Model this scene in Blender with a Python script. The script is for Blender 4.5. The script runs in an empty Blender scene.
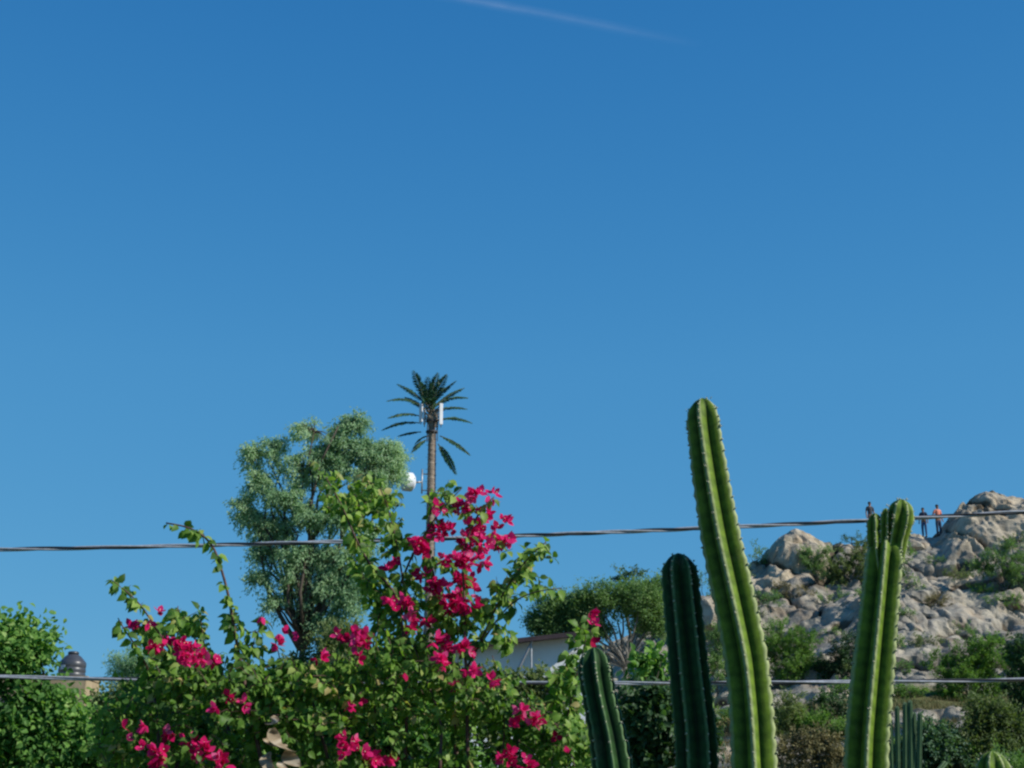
import bpy, math, random
import numpy as np
from mathutils import Vector, Matrix

random.seed(7)
rng = np.random.default_rng(7)
SC = bpy.context.scene
COL = SC.collection
R = math.radians

# ------------------------------------------------------------------ camera
F_PX = 1422.0
PITCH = R(17.0)
CAM = (0.0, 0.0, 1.6)
cam_d = bpy.data.cameras.new("camera")
cam_d.sensor_width = 36.0
cam_d.lens = 36.0 * F_PX / 1024.0
cam_d.clip_start = 0.05
cam_d.clip_end = 30000.0
cam = bpy.data.objects.new("camera", cam_d)
cam.location = CAM
cam.rotation_euler = (math.pi / 2 + PITCH, 0, 0)
COL.objects.link(cam)
SC.camera = cam
CT, ST = math.cos(PITCH), math.sin(PITCH)

def P(px, py, Y):
    """world point seen at photo position (px, py) at ground distance Y"""
    dx = (px - 512) / F_PX
    dy = (384 - py) / F_PX
    t = Y / (CT - dy * ST)
    return np.array([dx * t, Y, CAM[2] + (ST + dy * CT) * t])

# ------------------------------------------------------------------ light
TO_SUN = Vector((0.80, -0.31, 0.60)).normalized()
SUN_EL = math.asin(TO_SUN.z)
SUN_AZ = math.atan2(TO_SUN.x, TO_SUN.y)
sd = bpy.data.lights.new("sun", 'SUN')
sd.energy = 5.0
sd.angle = R(0.5)
sd.color = (1.0, 0.955, 0.87)
so = bpy.data.objects.new("sun", sd)
so.rotation_euler = (-TO_SUN).to_track_quat('-Z', 'Y').to_euler()
so.location = (20, -10, 40)
COL.objects.link(so)
w = bpy.data.worlds.new("World")
SC.world = w
w.use_nodes = True
nt = w.node_tree
bg = nt.nodes['Background']
sky = nt.nodes.new('ShaderNodeTexSky')
sky.sky_type = 'NISHITA'
sky.sun_disc = False
sky.sun_elevation = SUN_EL
sky.sun_rotation = SUN_AZ
sky.altitude = 1800
sky.air_density = 1.0
sky.dust_density = 0.15
sky.ozone_density = 2.6
# film-like response of the sky colour, channel by channel, and a slightly deeper blue higher up
sep = nt.nodes.new('ShaderNodeSeparateColor'); cmb = nt.nodes.new('ShaderNodeCombineColor')
nt.links.new(sky.outputs[0], sep.inputs[0])
wtc = nt.nodes.new('ShaderNodeTexCoord'); wsx = nt.nodes.new('ShaderNodeSeparateXYZ')
nt.links.new(wtc.outputs['Generated'], wsx.inputs[0])
mr = nt.nodes.new('ShaderNodeMapRange'); nt.links.new(wsx.outputs[2], mr.inputs[0])
for i_, v_ in enumerate((.30, 1.0, 1.0, .28)): mr.inputs[i_ + 1].default_value = v_
for ch, (k_, g_, e_) in enumerate([(.374, .66, 1.8), (1.37, .37, .9), (2.80, .21, .45)]):
    pw = nt.nodes.new('ShaderNodeMath'); pw.operation = 'POWER'; pw.inputs[1].default_value = g_
    nt.links.new(sep.outputs[ch], pw.inputs[0])
    ml = nt.nodes.new('ShaderNodeMath'); ml.operation = 'MULTIPLY'; ml.inputs[1].default_value = k_
    nt.links.new(pw.outputs[0], ml.inputs[0])
    pe = nt.nodes.new('ShaderNodeMath'); pe.operation = 'POWER'; pe.inputs[1].default_value = e_
    nt.links.new(mr.outputs[0], pe.inputs[0])
    m3_ = nt.nodes.new('ShaderNodeMath'); m3_.operation = 'MULTIPLY'
    nt.links.new(ml.outputs[0], m3_.inputs[0]); nt.links.new(pe.outputs[0], m3_.inputs[1])
    nt.links.new(m3_.outputs[0], cmb.inputs[ch])
nt.links.new(cmb.outputs[0], bg.inputs[0])
bg.inputs[1].default_value = 0.15
SC.view_settings.view_transform = 'Standard'
SC.view_settings.look = 'None'
SC.view_settings.exposure = 0
SC.view_settings.gamma = 1
SC.render.engine = 'CYCLES'
SC.cycles.filter_width = 2.4
SC.cycles.max_bounces = 8
SC.cycles.transparent_max_bounces = 12

# ------------------------------------------------------------------ numpy noise
def _h(ix, iy, iz, seed):
    with np.errstate(over='ignore'):
        n = (ix.astype(np.int64) * 374761393 + iy.astype(np.int64) * 668265263 + iz.astype(np.int64) * 2147483647 + seed * 974634777) & 0xffffffff
        n = ((n ^ (n >> 13)) * 1274126177) & 0xffffffff
        n = ((n ^ (n >> 16)) * 2246822519) & 0xffffffff
        n = n ^ (n >> 15)
    return (n & 0xffffff) / float(0xffffff)

def vnoise(p, seed=0):
    i = np.floor(p).astype(np.int64)
    f = p - i
    f = f * f * (3 - 2 * f)
    out = 0
    for a in (0, 1):
        for b in (0, 1):
            for c in (0, 1):
                wgt = (f[:, 0] if a else 1 - f[:, 0]) * (f[:, 1] if b else 1 - f[:, 1]) * (f[:, 2] if c else 1 - f[:, 2])
                out = out + wgt * _h(i[:, 0] + a, i[:, 1] + b, i[:, 2] + c, seed)
    return out * 2 - 1

def fbm(p, seed=0, octs=4):
    s = 0; a = 1.0
    for o in range(octs):
        s = s + a * vnoise(p * (2.03 ** o) + 17.3 * o, seed + o)
        a *= 0.5
    return s

def facet(p, seed=0):
    """blocky broken-rock relief: every cell is a tilted plane; also returns distance to the crack"""
    i = np.floor(p).astype(np.int64)
    best = np.full(len(p), 9.0); second = np.full(len(p), 9.0)
    val = np.zeros(len(p))
    for a in (-1, 0, 1):
        for b in (-1, 0, 1):
            for c in (-1, 0, 1):
                cx, cy, cz = i[:, 0] + a, i[:, 1] + b, i[:, 2] + c
                o = np.stack([cx + _h(cx, cy, cz, seed), cy + _h(cx, cy, cz, seed + 1), cz + _h(cx, cy, cz, seed + 2)], 1)
                d = p - o
                dist = np.sqrt((d ** 2).sum(1))
                g = np.stack([_h(cx, cy, cz, seed + 3), _h(cx, cy, cz, seed + 4), _h(cx, cy, cz, seed + 5)], 1) * 2 - 1
                v = (d * g).sum(1) * 1.1 + (_h(cx, cy, cz, seed + 6) * 2 - 1) * 0.45
                m = dist < best
                second = np.where(m, best, np.minimum(second, dist))
                val = np.where(m, v, val)
                best = np.where(m, dist, best)
    return val, second - best

def tri(p, seed=0):
    """linear interpolation over a triangular lattice: flat facets that meet in sharp creases"""
    u = p[:, 0] - p[:, 1] * .5774; v = p[:, 1] * 1.1547
    i = np.floor(u).astype(np.int64); j = np.floor(v).astype(np.int64)
    fu = u - i; fv = v - j
    z = np.zeros_like(i)
    up = (fu + fv) > 1
    a = _h(i + 1, j, z, seed); b = _h(i, j + 1, z, seed)
    c0 = _h(i, j, z, seed); c1 = _h(i + 1, j + 1, z, seed)
    lo = c0 + (a - c0) * fu + (b - c0) * fv
    hi = c1 + (b - c1) * (1 - fu) + (a - c1) * (1 - fv)
    return np.where(up, hi, lo) * 2 - 1

# ------------------------------------------------------------------ mesh helpers
def mesh_np(name, V, Fq, mat, parent=None, attr=None, smooth=False, loc=None, mats=None, midx=None):
    """V (n,3), Fq (m,k) -> one mesh object"""
    V = np.asarray(V, dtype=np.float64)
    if loc is not None:
        V = V - np.asarray(loc)
    Fq = np.asarray(Fq, dtype=np.int32)
    me = bpy.data.meshes.new(name)
    me.vertices.add(len(V))
    me.vertices.foreach_set('co', V.astype(np.float32).ravel())
    k = Fq.shape[1]
    me.loops.add(Fq.size)
    me.loops.foreach_set('vertex_index', Fq.ravel())
    me.polygons.add(len(Fq))
    me.polygons.foreach_set('loop_start', np.arange(0, Fq.size, k, dtype=np.int32))
    me.polygons.foreach_set('loop_total', np.full(len(Fq), k, dtype=np.int32))
    for m_ in (mats or [mat]):
        me.materials.append(m_)
    if midx is not None:
        me.polygons.foreach_set('material_index', np.asarray(midx, dtype=np.int32))
    me.update(calc_edges=True)
    me.polygons.foreach_set('use_smooth', np.full(len(Fq), smooth))
    if attr:
        for an, av in attr.items():
            a = me.attributes.new(an, 'FLOAT', 'POINT')
            a.data.foreach_set('value', np.asarray(av, dtype=np.float32))
    o = bpy.data.objects.new(name, me)
    COL.objects.link(o)
    if parent is not None:
        o.parent = parent
    return o

class MB:
    """collects quads of boxes and tubes; local coordinates"""
    def __init__(s): s.v = []; s.f = []; s.n = 0
    def add(s, V, F):
        s.v.append(np.asarray(V, float)); s.f.append(np.asarray(F) + s.n); s.n += len(V)
    def box(s, c, d, rz=0, rx=0):
        x, y, z = d[0] / 2, d[1] / 2, d[2] / 2
        V = np.array([[-x, -y, -z], [x, -y, -z], [x, y, -z], [-x, y, -z], [-x, -y, z], [x, -y, z], [x, y, z], [-x, y, z]])
        m = np.array(Matrix.Rotation(rz, 3, 'Z') @ Matrix.Rotation(rx, 3, 'X'))
        s.add(V @ m.T + np.asarray(c), [[0, 3, 2, 1], [4, 5, 6, 7], [0, 1, 5, 4], [1, 2, 6, 5], [2, 3, 7, 6], [3, 0, 4, 7]])
    def tube(s, pts, rad, n=6, cap=True):
        pts = np.asarray(pts, float)
        rad = np.broadcast_to(np.asarray(rad, float), (len(pts),))
        T = np.gradient(pts, axis=0)
        T /= np.linalg.norm(T, axis=1)[:, None] + 1e-9
        ref = np.array([0, 0, 1.0]) if abs(T[0][2]) < 0.9 else np.array([1.0, 0, 0])
        N = np.cross(T[0], ref); N /= np.linalg.norm(N)
        V = []
        ang = np.arange(n) * 2 * math.pi / n
        for i in range(len(pts)):
            N = N - T[i] * N.dot(T[i]); N /= np.linalg.norm(N) + 1e-9
            B = np.cross(T[i], N)
            V.append(pts[i] + rad[i] * (np.cos(ang)[:, None] * N + np.sin(ang)[:, None] * B))
        V = np.concatenate(V)
        F = []
        for i in range(len(pts) - 1):
            for j in range(n):
                F.append([i * n + j, i * n + (j + 1) % n, (i + 1) * n + (j + 1) % n, (i + 1) * n + j])
        if cap:
            c0 = len(V); V = np.concatenate([V, [pts[0]], [pts[-1]]])
            for j in range(0, n):
                F.append([c0, (j + 1) % n, j, c0][:3] + [c0])
                F.append([c0 + 1, (len(pts) - 1) * n + j, (len(pts) - 1) * n + (j + 1) % n, c0 + 1])
            F = [f if len(set(f)) == 4 else f for f in F]
        s.add(V, F)
    def lathe(s, prof, c=(0, 0, 0), n=32, m=None):
        ang = np.arange(n) * 2 * math.pi / n
        V = np.concatenate([np.stack([np.cos(ang) * r, np.sin(ang) * r, np.full(n, z)], 1) for r, z in prof])
        if m is not None: V = V @ np.array(m).T
        F = [[i * n + j, i * n + (j + 1) % n, (i + 1) * n + (j + 1) % n, (i + 1) * n + j] for i in range(len(prof) - 1) for j in range(n)]
        s.add(V + np.asarray(c), F)
    def build(s, name, mat, parent=None, smooth=False, loc=None):
        V = np.concatenate(s.v); F = np.concatenate(s.f)
        if loc is not None: V = V - np.asarray(loc)
        me = bpy.data.meshes.new(name)
        fl = []
        for f in F.tolist():
            g = []
            for q in f:
                if q not in g: g.append(q)
            fl.append(g)
        me.from_pydata(V.tolist(), [], fl)
        me.materials.append(mat)
        me.polygons.foreach_set('use_smooth', np.full(len(fl), smooth))
        me.update()
        o = bpy.data.objects.new(name, me)
        COL.objects.link(o)
        if parent is not None: o.parent = parent
        return o

def empty(name, loc, label=None, cat=None, group=None):
    o = bpy.data.objects.new(name, None)
    o.empty_display_size = 0.2
    o.location = tuple(float(q) for q in loc)
    COL.objects.link(o)
    if label: o['label'] = label
    if cat: o['category'] = cat
    if group: o['group'] = group
    return o

# ------------------------------------------------------------------ materials
def new_mat(name):
    m = bpy.data.materials.new(name); m.use_nodes = True
    t = m.node_tree; b = t.nodes['Principled BSDF']
    return m, t, b
def ramp(t, stops):
    r = t.nodes.new('ShaderNodeValToRGB')
    while len(r.color_ramp.elements) > 1: r.color_ramp.elements.remove(r.color_ramp.elements[0])
    r.color_ramp.elements[0].position = stops[0][0]; r.color_ramp.elements[0].color = (*stops[0][1], 1)
    for p_, c in stops[1:]:
        e = r.color_ramp.elements.new(p_); e.color = (*c, 1)
    return r
def mixc(t, f, a, b, mode='MIX'):
    m = t.nodes.new('ShaderNodeMix'); m.data_type = 'RGBA'; m.blend_type = mode
    for sock, v in ((m.inputs[0], f), (m.inputs[6], a), (m.inputs[7], b)):
        if isinstance(v, (int, float)): sock.default_value = v
        elif isinstance(v, tuple): sock.default_value = (*v, 1)
        else: t.links.new(v, sock)
    return m.outputs[2]
def noise(t, scale, detail=4, rough=0.55, coord='Object', stretch=None):
    tc = t.nodes.new('ShaderNodeTexCoord')
    n = t.nodes.new('ShaderNodeTexNoise'); n.inputs['Scale'].default_value = scale
    n.inputs['Detail'].default_value = detail; n.inputs['Roughness'].default_value = rough
    src = tc.outputs[coord]
    if stretch:
        mp = t.nodes.new('ShaderNodeMapping'); mp.inputs['Scale'].default_value = stretch
        t.links.new(src, mp.inputs[0]); src = mp.outputs[0]
    t.links.new(src, n.inputs['Vector'])
    return n.outputs[0]
def bump(t, b, h, strength, dist):
    bn = t.nodes.new('ShaderNodeBump'); bn.inputs['Strength'].default_value = strength; bn.inputs['Distance'].default_value = dist
    t.links.new(h, bn.inputs['Height']); t.links.new(bn.outputs[0], b.inputs['Normal'])
def leaf_mat(name, stops, trans=0.28, rough=0.5, spec=0.35, tcol=(1.2, 1.35, 0.5)):
    m, t, b = new_mat(name)
    at = t.nodes.new('ShaderNodeAttribute'); at.attribute_name = 'rnd'
    r = ramp(t, stops); t.links.new(at.outputs['Fac'], r.inputs[0])
    t.links.new(r.outputs[0], b.inputs['Base Color'])
    b.inputs['Roughness'].default_value = rough
    b.inputs['Specular IOR Level'].default_value = spec
    tr = t.nodes.new('ShaderNodeBsdfTranslucent')
    c = mixc(t, 1.0, r.outputs[0], tcol, 'MULTIPLY'); t.links.new(c, tr.inputs[0])
    mx = t.nodes.new('ShaderNodeMixShader'); mx.inputs[0].default_value = trans
    out = t.nodes['Material Output']
    t.links.new(b.outputs[0], mx.inputs[1]); t.links.new(tr.outputs[0], mx.inputs[2]); t.links.new(mx.outputs[0], out.inputs[0])
    return m
def plain(name, c1, c2, scale=8, rough=0.7, metal=0, bmp=0.2, bd=0.01, spec=0.4, stretch=None):
    m, t, b = new_mat(name)
    n = noise(t, scale, 5, 0.6, stretch=stretch)
    r = ramp(t, [(0.3, c1), (0.7, c2)]); t.links.new(n, r.inputs[0]); t.links.new(r.outputs[0], b.inputs['Base Color'])
    b.inputs['Roughness'].default_value = rough; b.inputs['Metallic'].default_value = metal
    b.inputs['Specular IOR Level'].default_value = spec
    if bmp: bump(t, b, n, bmp, bd)
    return m

M = {}
M['boug'] = leaf_mat('bougainvillea_leaf', [(0, (.045, .105, .025)), (.35, (.105, .22, .04)), (.7, (.20, .345, .06)), (.93, (.33, .465, .11)), (1, (.46, .38, .16))], spec=.2, trans=0.46, rough=.45)
M['bract'] = leaf_mat('magenta_bract', [(0, (.40, .004, .06)), (.4, (.72, .012, .15)), (.85, (.86, .05, .27)), (1, (.88, .16, .36))], trans=0.45, rough=.6, spec=.1, tcol=(1.1, 1.0, 1.1))
M['cream'] = plain('cream_floret', (.7, .65, .4), (.8, .78, .6), bmp=0)
M['cane'] = plain('bougainvillea_cane', (.05, .025, .02), (.14, .075, .06), 60, bmp=.3, bd=.002)
M['bushleaf'] = leaf_mat('bush_leaf', [(0, (.05, .13, .035)), (.5, (.125, .27, .055)), (.85, (.24, .41, .09)), (1, (.36, .50, .17))], spec=.2, trans=.42)
M['pepper'] = leaf_mat('grey_green_leaf', [(0, (.11, .24, .12)), (.5, (.28, .44, .24)), (1, (.46, .60, .37))], trans=.45, spec=.25, tcol=(1.1, 1.2, .7))
M['mesq'] = leaf_mat('mesquite_leaf', [(0, (.08, .16, .06)), (.5, (.15, .26, .09)), (1, (.23, .34, .13))], trans=.42, spec=.2)
M['bright'] = leaf_mat('bright_mesquite_leaf', [(0, (.07, .15, .03)), (.5, (.13, .25, .05)), (1, (.20, .33, .075))], trans=.42, spec=.2)
M['dryleaf'] = leaf_mat('dry_leaf', [(0, (.10, .10, .045)), (.5, (.20, .18, .08)), (1, (.32, .28, .14))], trans=.25, spec=.1, tcol=(1.1, 1.0, .7))
M['olive'] = leaf_mat('olive_leaf', [(0, (.08, .12, .045)), (.5, (.15, .20, .075)), (1, (.23, .28, .12))], trans=.4, spec=.15)
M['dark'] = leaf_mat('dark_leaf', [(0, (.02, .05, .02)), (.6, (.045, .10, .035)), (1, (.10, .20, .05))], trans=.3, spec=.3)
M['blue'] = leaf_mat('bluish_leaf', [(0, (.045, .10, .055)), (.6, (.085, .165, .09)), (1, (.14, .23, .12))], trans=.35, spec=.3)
M['grass'] = leaf_mat('dry_grass_blade', [(0, (.07, .085, .03)), (.5, (.16, .145, .065)), (1, (.28, .235, .12))], trans=.3, spec=.1, tcol=(1.1, 1, .7))
M['frond'] = leaf_mat('palm_frond_leaf', [(0, (.025, .08, .05)), (.6, (.05, .14, .075)), (1, (.09, .20, .09))], trans=.15, spec=.3)
M['barkdark'] = plain('dark_bark', (.03, .022, .016), (.09, .07, .05), 12, bmp=.5, bd=.03)
M['barkgrey'] = plain('grey_bark', (.10, .09, .07), (.22, .20, .17), 10, bmp=.5, bd=.03)
M['white'] = plain('white_plastic', (.72, .74, .76), (.82, .83, .84), 3, rough=.45, bmp=0)
M['radome'] = plain('grey_radome', (.50, .53, .56), (.60, .63, .65), 3, rough=.5, bmp=0)
M['steel'] = plain('galvanised_steel', (.25, .26, .27), (.42, .43, .44), 20, rough=.45, metal=.7, bmp=.1)
M['blacksteel'] = plain('dark_steel', (.03, .03, .035), (.07, .07, .075), 20, rough=.6, metal=.2, bmp=.1)
M['alu'] = plain('weathered_aluminium', (.34, .35, .37), (.55, .56, .58), 30, rough=.5, metal=.35, bmp=.1, bd=.001)
M['cableblack'] = plain('black_cable_jacket', (.015, .015, .02), (.04, .04, .045), 30, rough=.5, bmp=.1, bd=.001)
M['tank'] = plain('black_tank_plastic', (.035, .04, .05), (.07, .075, .085), 3, rough=.38, bmp=.1, spec=.6)
M['tan'] = plain('tan_render', (.30, .23, .14), (.44, .35, .22), 2.5, rough=.9, bmp=.4, bd=.02)
M['whitewall'] = plain('white_painted_wall', (.74, .77, .78), (.86, .87, .86), 1.2, rough=.85, bmp=.3, bd=.01, stretch=(1, 1, .3))
M['roofdark'] = plain('dark_red_roof_sheet', (.03, .02, .024), (.065, .04, .042), 4, rough=.6, bmp=.2)
M['dry'] = leaf_mat('withered_tan_leaf', [(0, (.18, .13, .08)), (.5, (.38, .30, .20)), (1, (.60, .52, .40))], trans=.25, spec=.1, tcol=(1.1, 1, .8))
M['skin'] = plain('skin', (.20, .10, .06), (.26, .135, .085), 20, rough=.55, bmp=0)
M['hair'] = plain('black_hair', (.01, .008, .007), (.03, .022, .018), 60, rough=.6, bmp=.2)
M['navy'] = plain('navy_cloth', (.02, .035, .07), (.035, .055, .10), 40, rough=.9, bmp=.3)
M['shirtgrey'] = plain('charcoal_cloth', (.035, .04, .05), (.06, .065, .08), 40, rough=.9, bmp=.3)
M['jeans'] = plain('blue_denim', (.03, .07, .16), (.06, .12, .24), 40, rough=.9, bmp=.3)
M['orange'] = plain('salmon_orange_cloth', (.62, .20, .13), (.75, .30, .20), 40, rough=.9, bmp=.3)

def rock_shader(t, b, extra=None):
    at = t.nodes.new('ShaderNodeAttribute'); at.attribute_name = 'crack'
    n1 = noise(t, .35, 6, .62, 'Object'); n2 = noise(t, 2.2, 8, .68, 'Object'); n3 = noise(t, .9, 5, .6, 'Object', (1, 1, .35))
    r1 = ramp(t, [(.32, (.20, .195, .18)), (.48, (.32, .31, .28)), (.62, (.41, .38, .32)), (.75, (.47, .43, .37))])
    t.links.new(n1, r1.inputs[0])
    r2 = ramp(t, [(.28, (.55, .54, .53)), (.5, (.95, .95, .95)), (.72, (1.3, 1.28, 1.22))]); t.links.new(n2, r2.inputs[0])
    c = mixc(t, 1.0, r1.outputs[0], r2.outputs[0], 'MULTIPLY')
    r3 = ramp(t, [(.50, (0, 0, 0)), (.60, (1, 1, 1))]); t.links.new(n3, r3.inputs[0])
    ms = t.nodes.new('ShaderNodeMath'); ms.operation = 'MULTIPLY'; ms.inputs[1].default_value = .28
    t.links.new(r3.outputs[0], ms.inputs[0])
    c = mixc(t, ms.outputs[0], c, (.30, .20, .12))
    rc = ramp(t, [(0.0, (.30, .27, .24)), (.04, (.75, .74, .72)), (.13, (1, 1, 1))]); t.links.new(at.outputs['Fac'], rc.inputs[0])
    c = mixc(t, 1.0, c, rc.outputs[0], 'MULTIPLY')
    return c, n2
def rock_mat(name='weathered_rock', tint=(1, 1, 1)):
    m, t, b = new_mat(name)
    c, n2 = rock_shader(t, b)
    c = mixc(t, 1.0, c, tuple(q * k for q, k in zip(tint, (1.04, 1.0, .93))), 'MULTIPLY')
    t.links.new(c, b.inputs['Base Color']); b.inputs['Roughness'].default_value = .92
    b.inputs['Specular IOR Level'].default_value = .2
    bump(t, b, n2, .9, .12)
    return m
M['rock'] = rock_mat()
M['palerock'] = rock_mat('pale_weathered_rock', (1.25, 1.19, 1.08))
def ground_mat():
    m, t, b = new_mat('hillside_ground')
    c, n2 = rock_shader(t, b)
    g1 = noise(t, 1.3, 8, .7); g2 = noise(t, .18, 4, .6)
    rg = ramp(t, [(.3, (.045, .05, .022)), (.5, (.13, .12, .06)), (.7, (.23, .19, .11))]); t.links.new(g1, rg.inputs[0])
    rb = ramp(t, [(.35, (.5, .75, .45)), (.65, (1.1, 1, .9))]); t.links.new(g2, rb.inputs[0])
    gc = mixc(t, 1.0, rg.outputs[0], rb.outputs[0], 'MULTIPLY')
    at = t.nodes.new('ShaderNodeAttribute'); at.attribute_name = 'rock'
    ap = t.nodes.new('ShaderNodeAttribute'); ap.attribute_name = 'pale'
    c = mixc(t, 1.0, c, (1.04, 1.0, .93), 'MULTIPLY')
    cp = mixc(t, 1.0, c, (1.28, 1.2, 1.08), 'MULTIPLY'); c = mixc(t, ap.outputs['Fac'], c, cp)
    f = mixc(t, at.outputs['Fac'], gc, c)
    t.links.new(f, b.inputs['Base Color']); b.inputs['Roughness'].default_value = .95
    b.inputs['Specular IOR Level'].default_value = .15
    bump(t, b, n2, .9, .12)
    return m
M['ground'] = ground_mat()

# ------------------------------------------------------------------ terrain
RIDGE_Y = 78.0
ridge_px = [(-600, 730), (0, 696), (200, 694), (450, 690), (530, 678), (580, 660), (640, 628), (700, 600), (745, 578), (790, 566), (835, 556), (870, 545), (905, 537), (925, 537), (945, 537), (975, 540), (1024, 530), (1100, 505), (1300, 490), (1700, 560), (2400, 680)]
_ra = np.array([P(x, y, RIDGE_Y)[0] / RIDGE_Y for x, y in ridge_px])
_rz = np.array([P(x, y, RIDGE_Y)[2] for x, y in ridge_px])
peak_px = [(600, 0), (725, 0), (740, 4), (752, 12), (768, 20), (784, 27), (796, 26), (808, 20), (820, 12), (838, 6), (860, 2), (925, 0), (940, 3), (948, 14), (958, 26), (972, 42), (990, 45), (1010, 38), (1040, 32), (1090, 22), (1200, 0)]
_pa = np.array([(x - 512) / F_PX / .99 for x, d_ in peak_px])
_pz = np.array([d_ * RIDGE_Y / F_PX for x, d_ in peak_px])
def ground_z(x, y):
    x = np.asarray(x, float); y = np.asarray(y, float)
    a = np.clip(x / np.maximum(y, 8.0), -3, 3)
    zr = np.interp(a, _ra, _rz)
    s = np.interp(y, [9, 20, 30, 45, 55, 65, 72, 78, 86, 100, 150, 300, 6000], [0, .05, .13, .27, .41, .63, .83, 1, .97, .8, .5, .3, .3])
    z = zr * s
    z = z + np.interp(a, _pa, _pz) * np.interp(y, [66, 70, 73, 75.2, 77, 80, 86, 94], [0, .12, .42, .85, 1, 1, .5, 0])
    fa = np.clip((np.hypot(x, y) - 9) / 8, 0, 1)
    fa *= np.clip(1.5 - np.abs(np.arctan2(x, np.maximum(y, 1e-3))) / 1.0, 0, 1) * (y > 0)
    return z * fa

def rock_mask(x, y):
    a = x / np.maximum(y, 8)
    n = fbm(np.stack([x * .12, y * .12, x * 0], 1), 40, 3)
    m = np.clip((y - 40 + n * 14) / 6, 0, 1) * np.clip((a - 0.02 + n * .03) / .05, 0, 1)
    m *= np.clip((125 - y) / 10, 0, 1)
    return m

def terrain():
    th = np.concatenate([np.linspace(-180, -40, 36)[:-1], np.linspace(-40, -22, 40)[:-1], np.linspace(-22, 2, 180)[:-1], np.linspace(2, 23.5, 460)[:-1], np.linspace(23.5, 45, 60)[:-1], np.linspace(45, 180, 36)])
    rr = np.concatenate([[0.5], np.linspace(2, 40, 60)[:-1], np.linspace(40, 88, 260)[:-1], np.geomspace(88, 150, 40)[:-1], np.geomspace(150, 9000, 40)])
    T, Rr = np.meshgrid(np.radians(th), rr)
    x = (np.sin(T) * Rr).ravel(); y = (np.cos(T) * Rr).ravel()
    z = ground_z(x, y)
    m = rock_mask(x, y)
    p3 = np.stack([x, y, z], 1)
    warp = np.stack([fbm(p3 * .5, 1, 3), fbm(p3 * .5, 5, 3), fbm(p3 * .5, 9, 3)], 1) * .5
    v1, c1 = facet((p3 + warp) * np.array([.13, .13, .24]) , 11)
    v2, c2 = facet((p3 + warp) * np.array([.42, .42, .7]), 31)
    nn = fbm((p3 + warp) * np.array([.34, .34, .5]), 70, 6)
    rg_ = 0
    for o_, (f_, a_) in enumerate([(.45, 1.0), (1.0, .5), (2.1, .26), (4.3, .12)]):
        rg_ = rg_ + a_ * (.35 - np.abs(vnoise((p3 + warp * .6) * np.array([f_, f_, f_ * 1.5]) + 7.7 * o_, 80 + o_)))
    near = np.clip(1 - np.abs(y - 77.5) / 5.0, 0, 1)   # calmer at the ridge line where people stand
    aa = x / np.maximum(y, 8)
    near = near * np.clip((aa - .235) / .02, 0, 1) * np.clip((.312 - aa) / .015, 0, 1)
    sm = lambda t_: np.clip(t_, 0, 1) ** 2 * (3 - 2 * np.clip(t_, 0, 1))
    gq = np.stack([p3[:, 0] * .35 + p3[:, 2] * .45, p3[:, 1] * .3, p3[:, 2] * .3 - p3[:, 0] * .25], 1)
    gr = (1 - np.abs(vnoise(gq + warp * .3, 61))) ** 14 * .8 + (1 - np.abs(vnoise(gq[:, ::-1] * 2.2 + 9, 62))) ** 7 * .18
    wx = x + warp[:, 0] * 1.1 + .35 * y; wy = y * 1.15 + warp[:, 1] * 1.1 - .3 * x
    q2 = np.stack([wx, wy], 1)
    t1 = tri(q2 * .17, 301); t2 = tri(q2[:, ::-1] * .55 + 3.3, 302); t3 = tri(q2 * 1.35 + 8.1, 303); t4 = tri(q2[:, ::-1] * 3.1, 304)
    D = m * (t1 * .95 * (1 - .8 * near) + t2 * .34 * (1 - .7 * near) + t3 * .20 + t4 * .11 + nn * .14 + v1 * sm(c1 / .14) * .06 - gr * (1 - .5 * near))
    soft = (1 - m) * fbm(np.stack([x * .25, y * .25, x * 0], 1), 90, 4) * .25 * np.clip((np.hypot(x, y) - 8) / 20, 0, 1)
    x2 = x; y2 = y - D * .7; z2 = z + D * .7 + soft
    crack = np.minimum(c1 * 1.2 + .03, .25 - gr * .6)
    crack = crack * m + (1 - m)
    n_t = len(th); n_r = len(rr)
    I = np.arange(n_r * n_t).reshape(n_r, n_t)
    Fq = np.stack([I[:-1, :-1], I[:-1, 1:], I[1:, 1:], I[1:, :-1]], -1).reshape(-1, 4)
    Fq = Fq[:, ::-1]
    o = mesh_np('hillside', np.stack([x2, y2, z2], 1), Fq, M['ground'], attr={'rock': m, 'crack': crack, 'pale': np.clip(np.interp(x / np.maximum(y, 8), _pa, _pz) / 1.2, 0, 1) * np.clip((y - 71) / 3, 0, 1)}, smooth=False)
    o['kind'] = 'structure'
    return o
HILL = terrain()
from mathutils.bvhtree import BVHTree
_bv = BVHTree.FromPolygons([v.co[:] for v in HILL.data.vertices], [p.vertices[:] for p in HILL.data.polygons])
def gz(x, y):
    hit = _bv.ray_cast(Vector((float(x), float(y), 200)), Vector((0, 0, -1)))
    return hit[0].z if hit[0] else float(ground_z(x, y))

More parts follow.
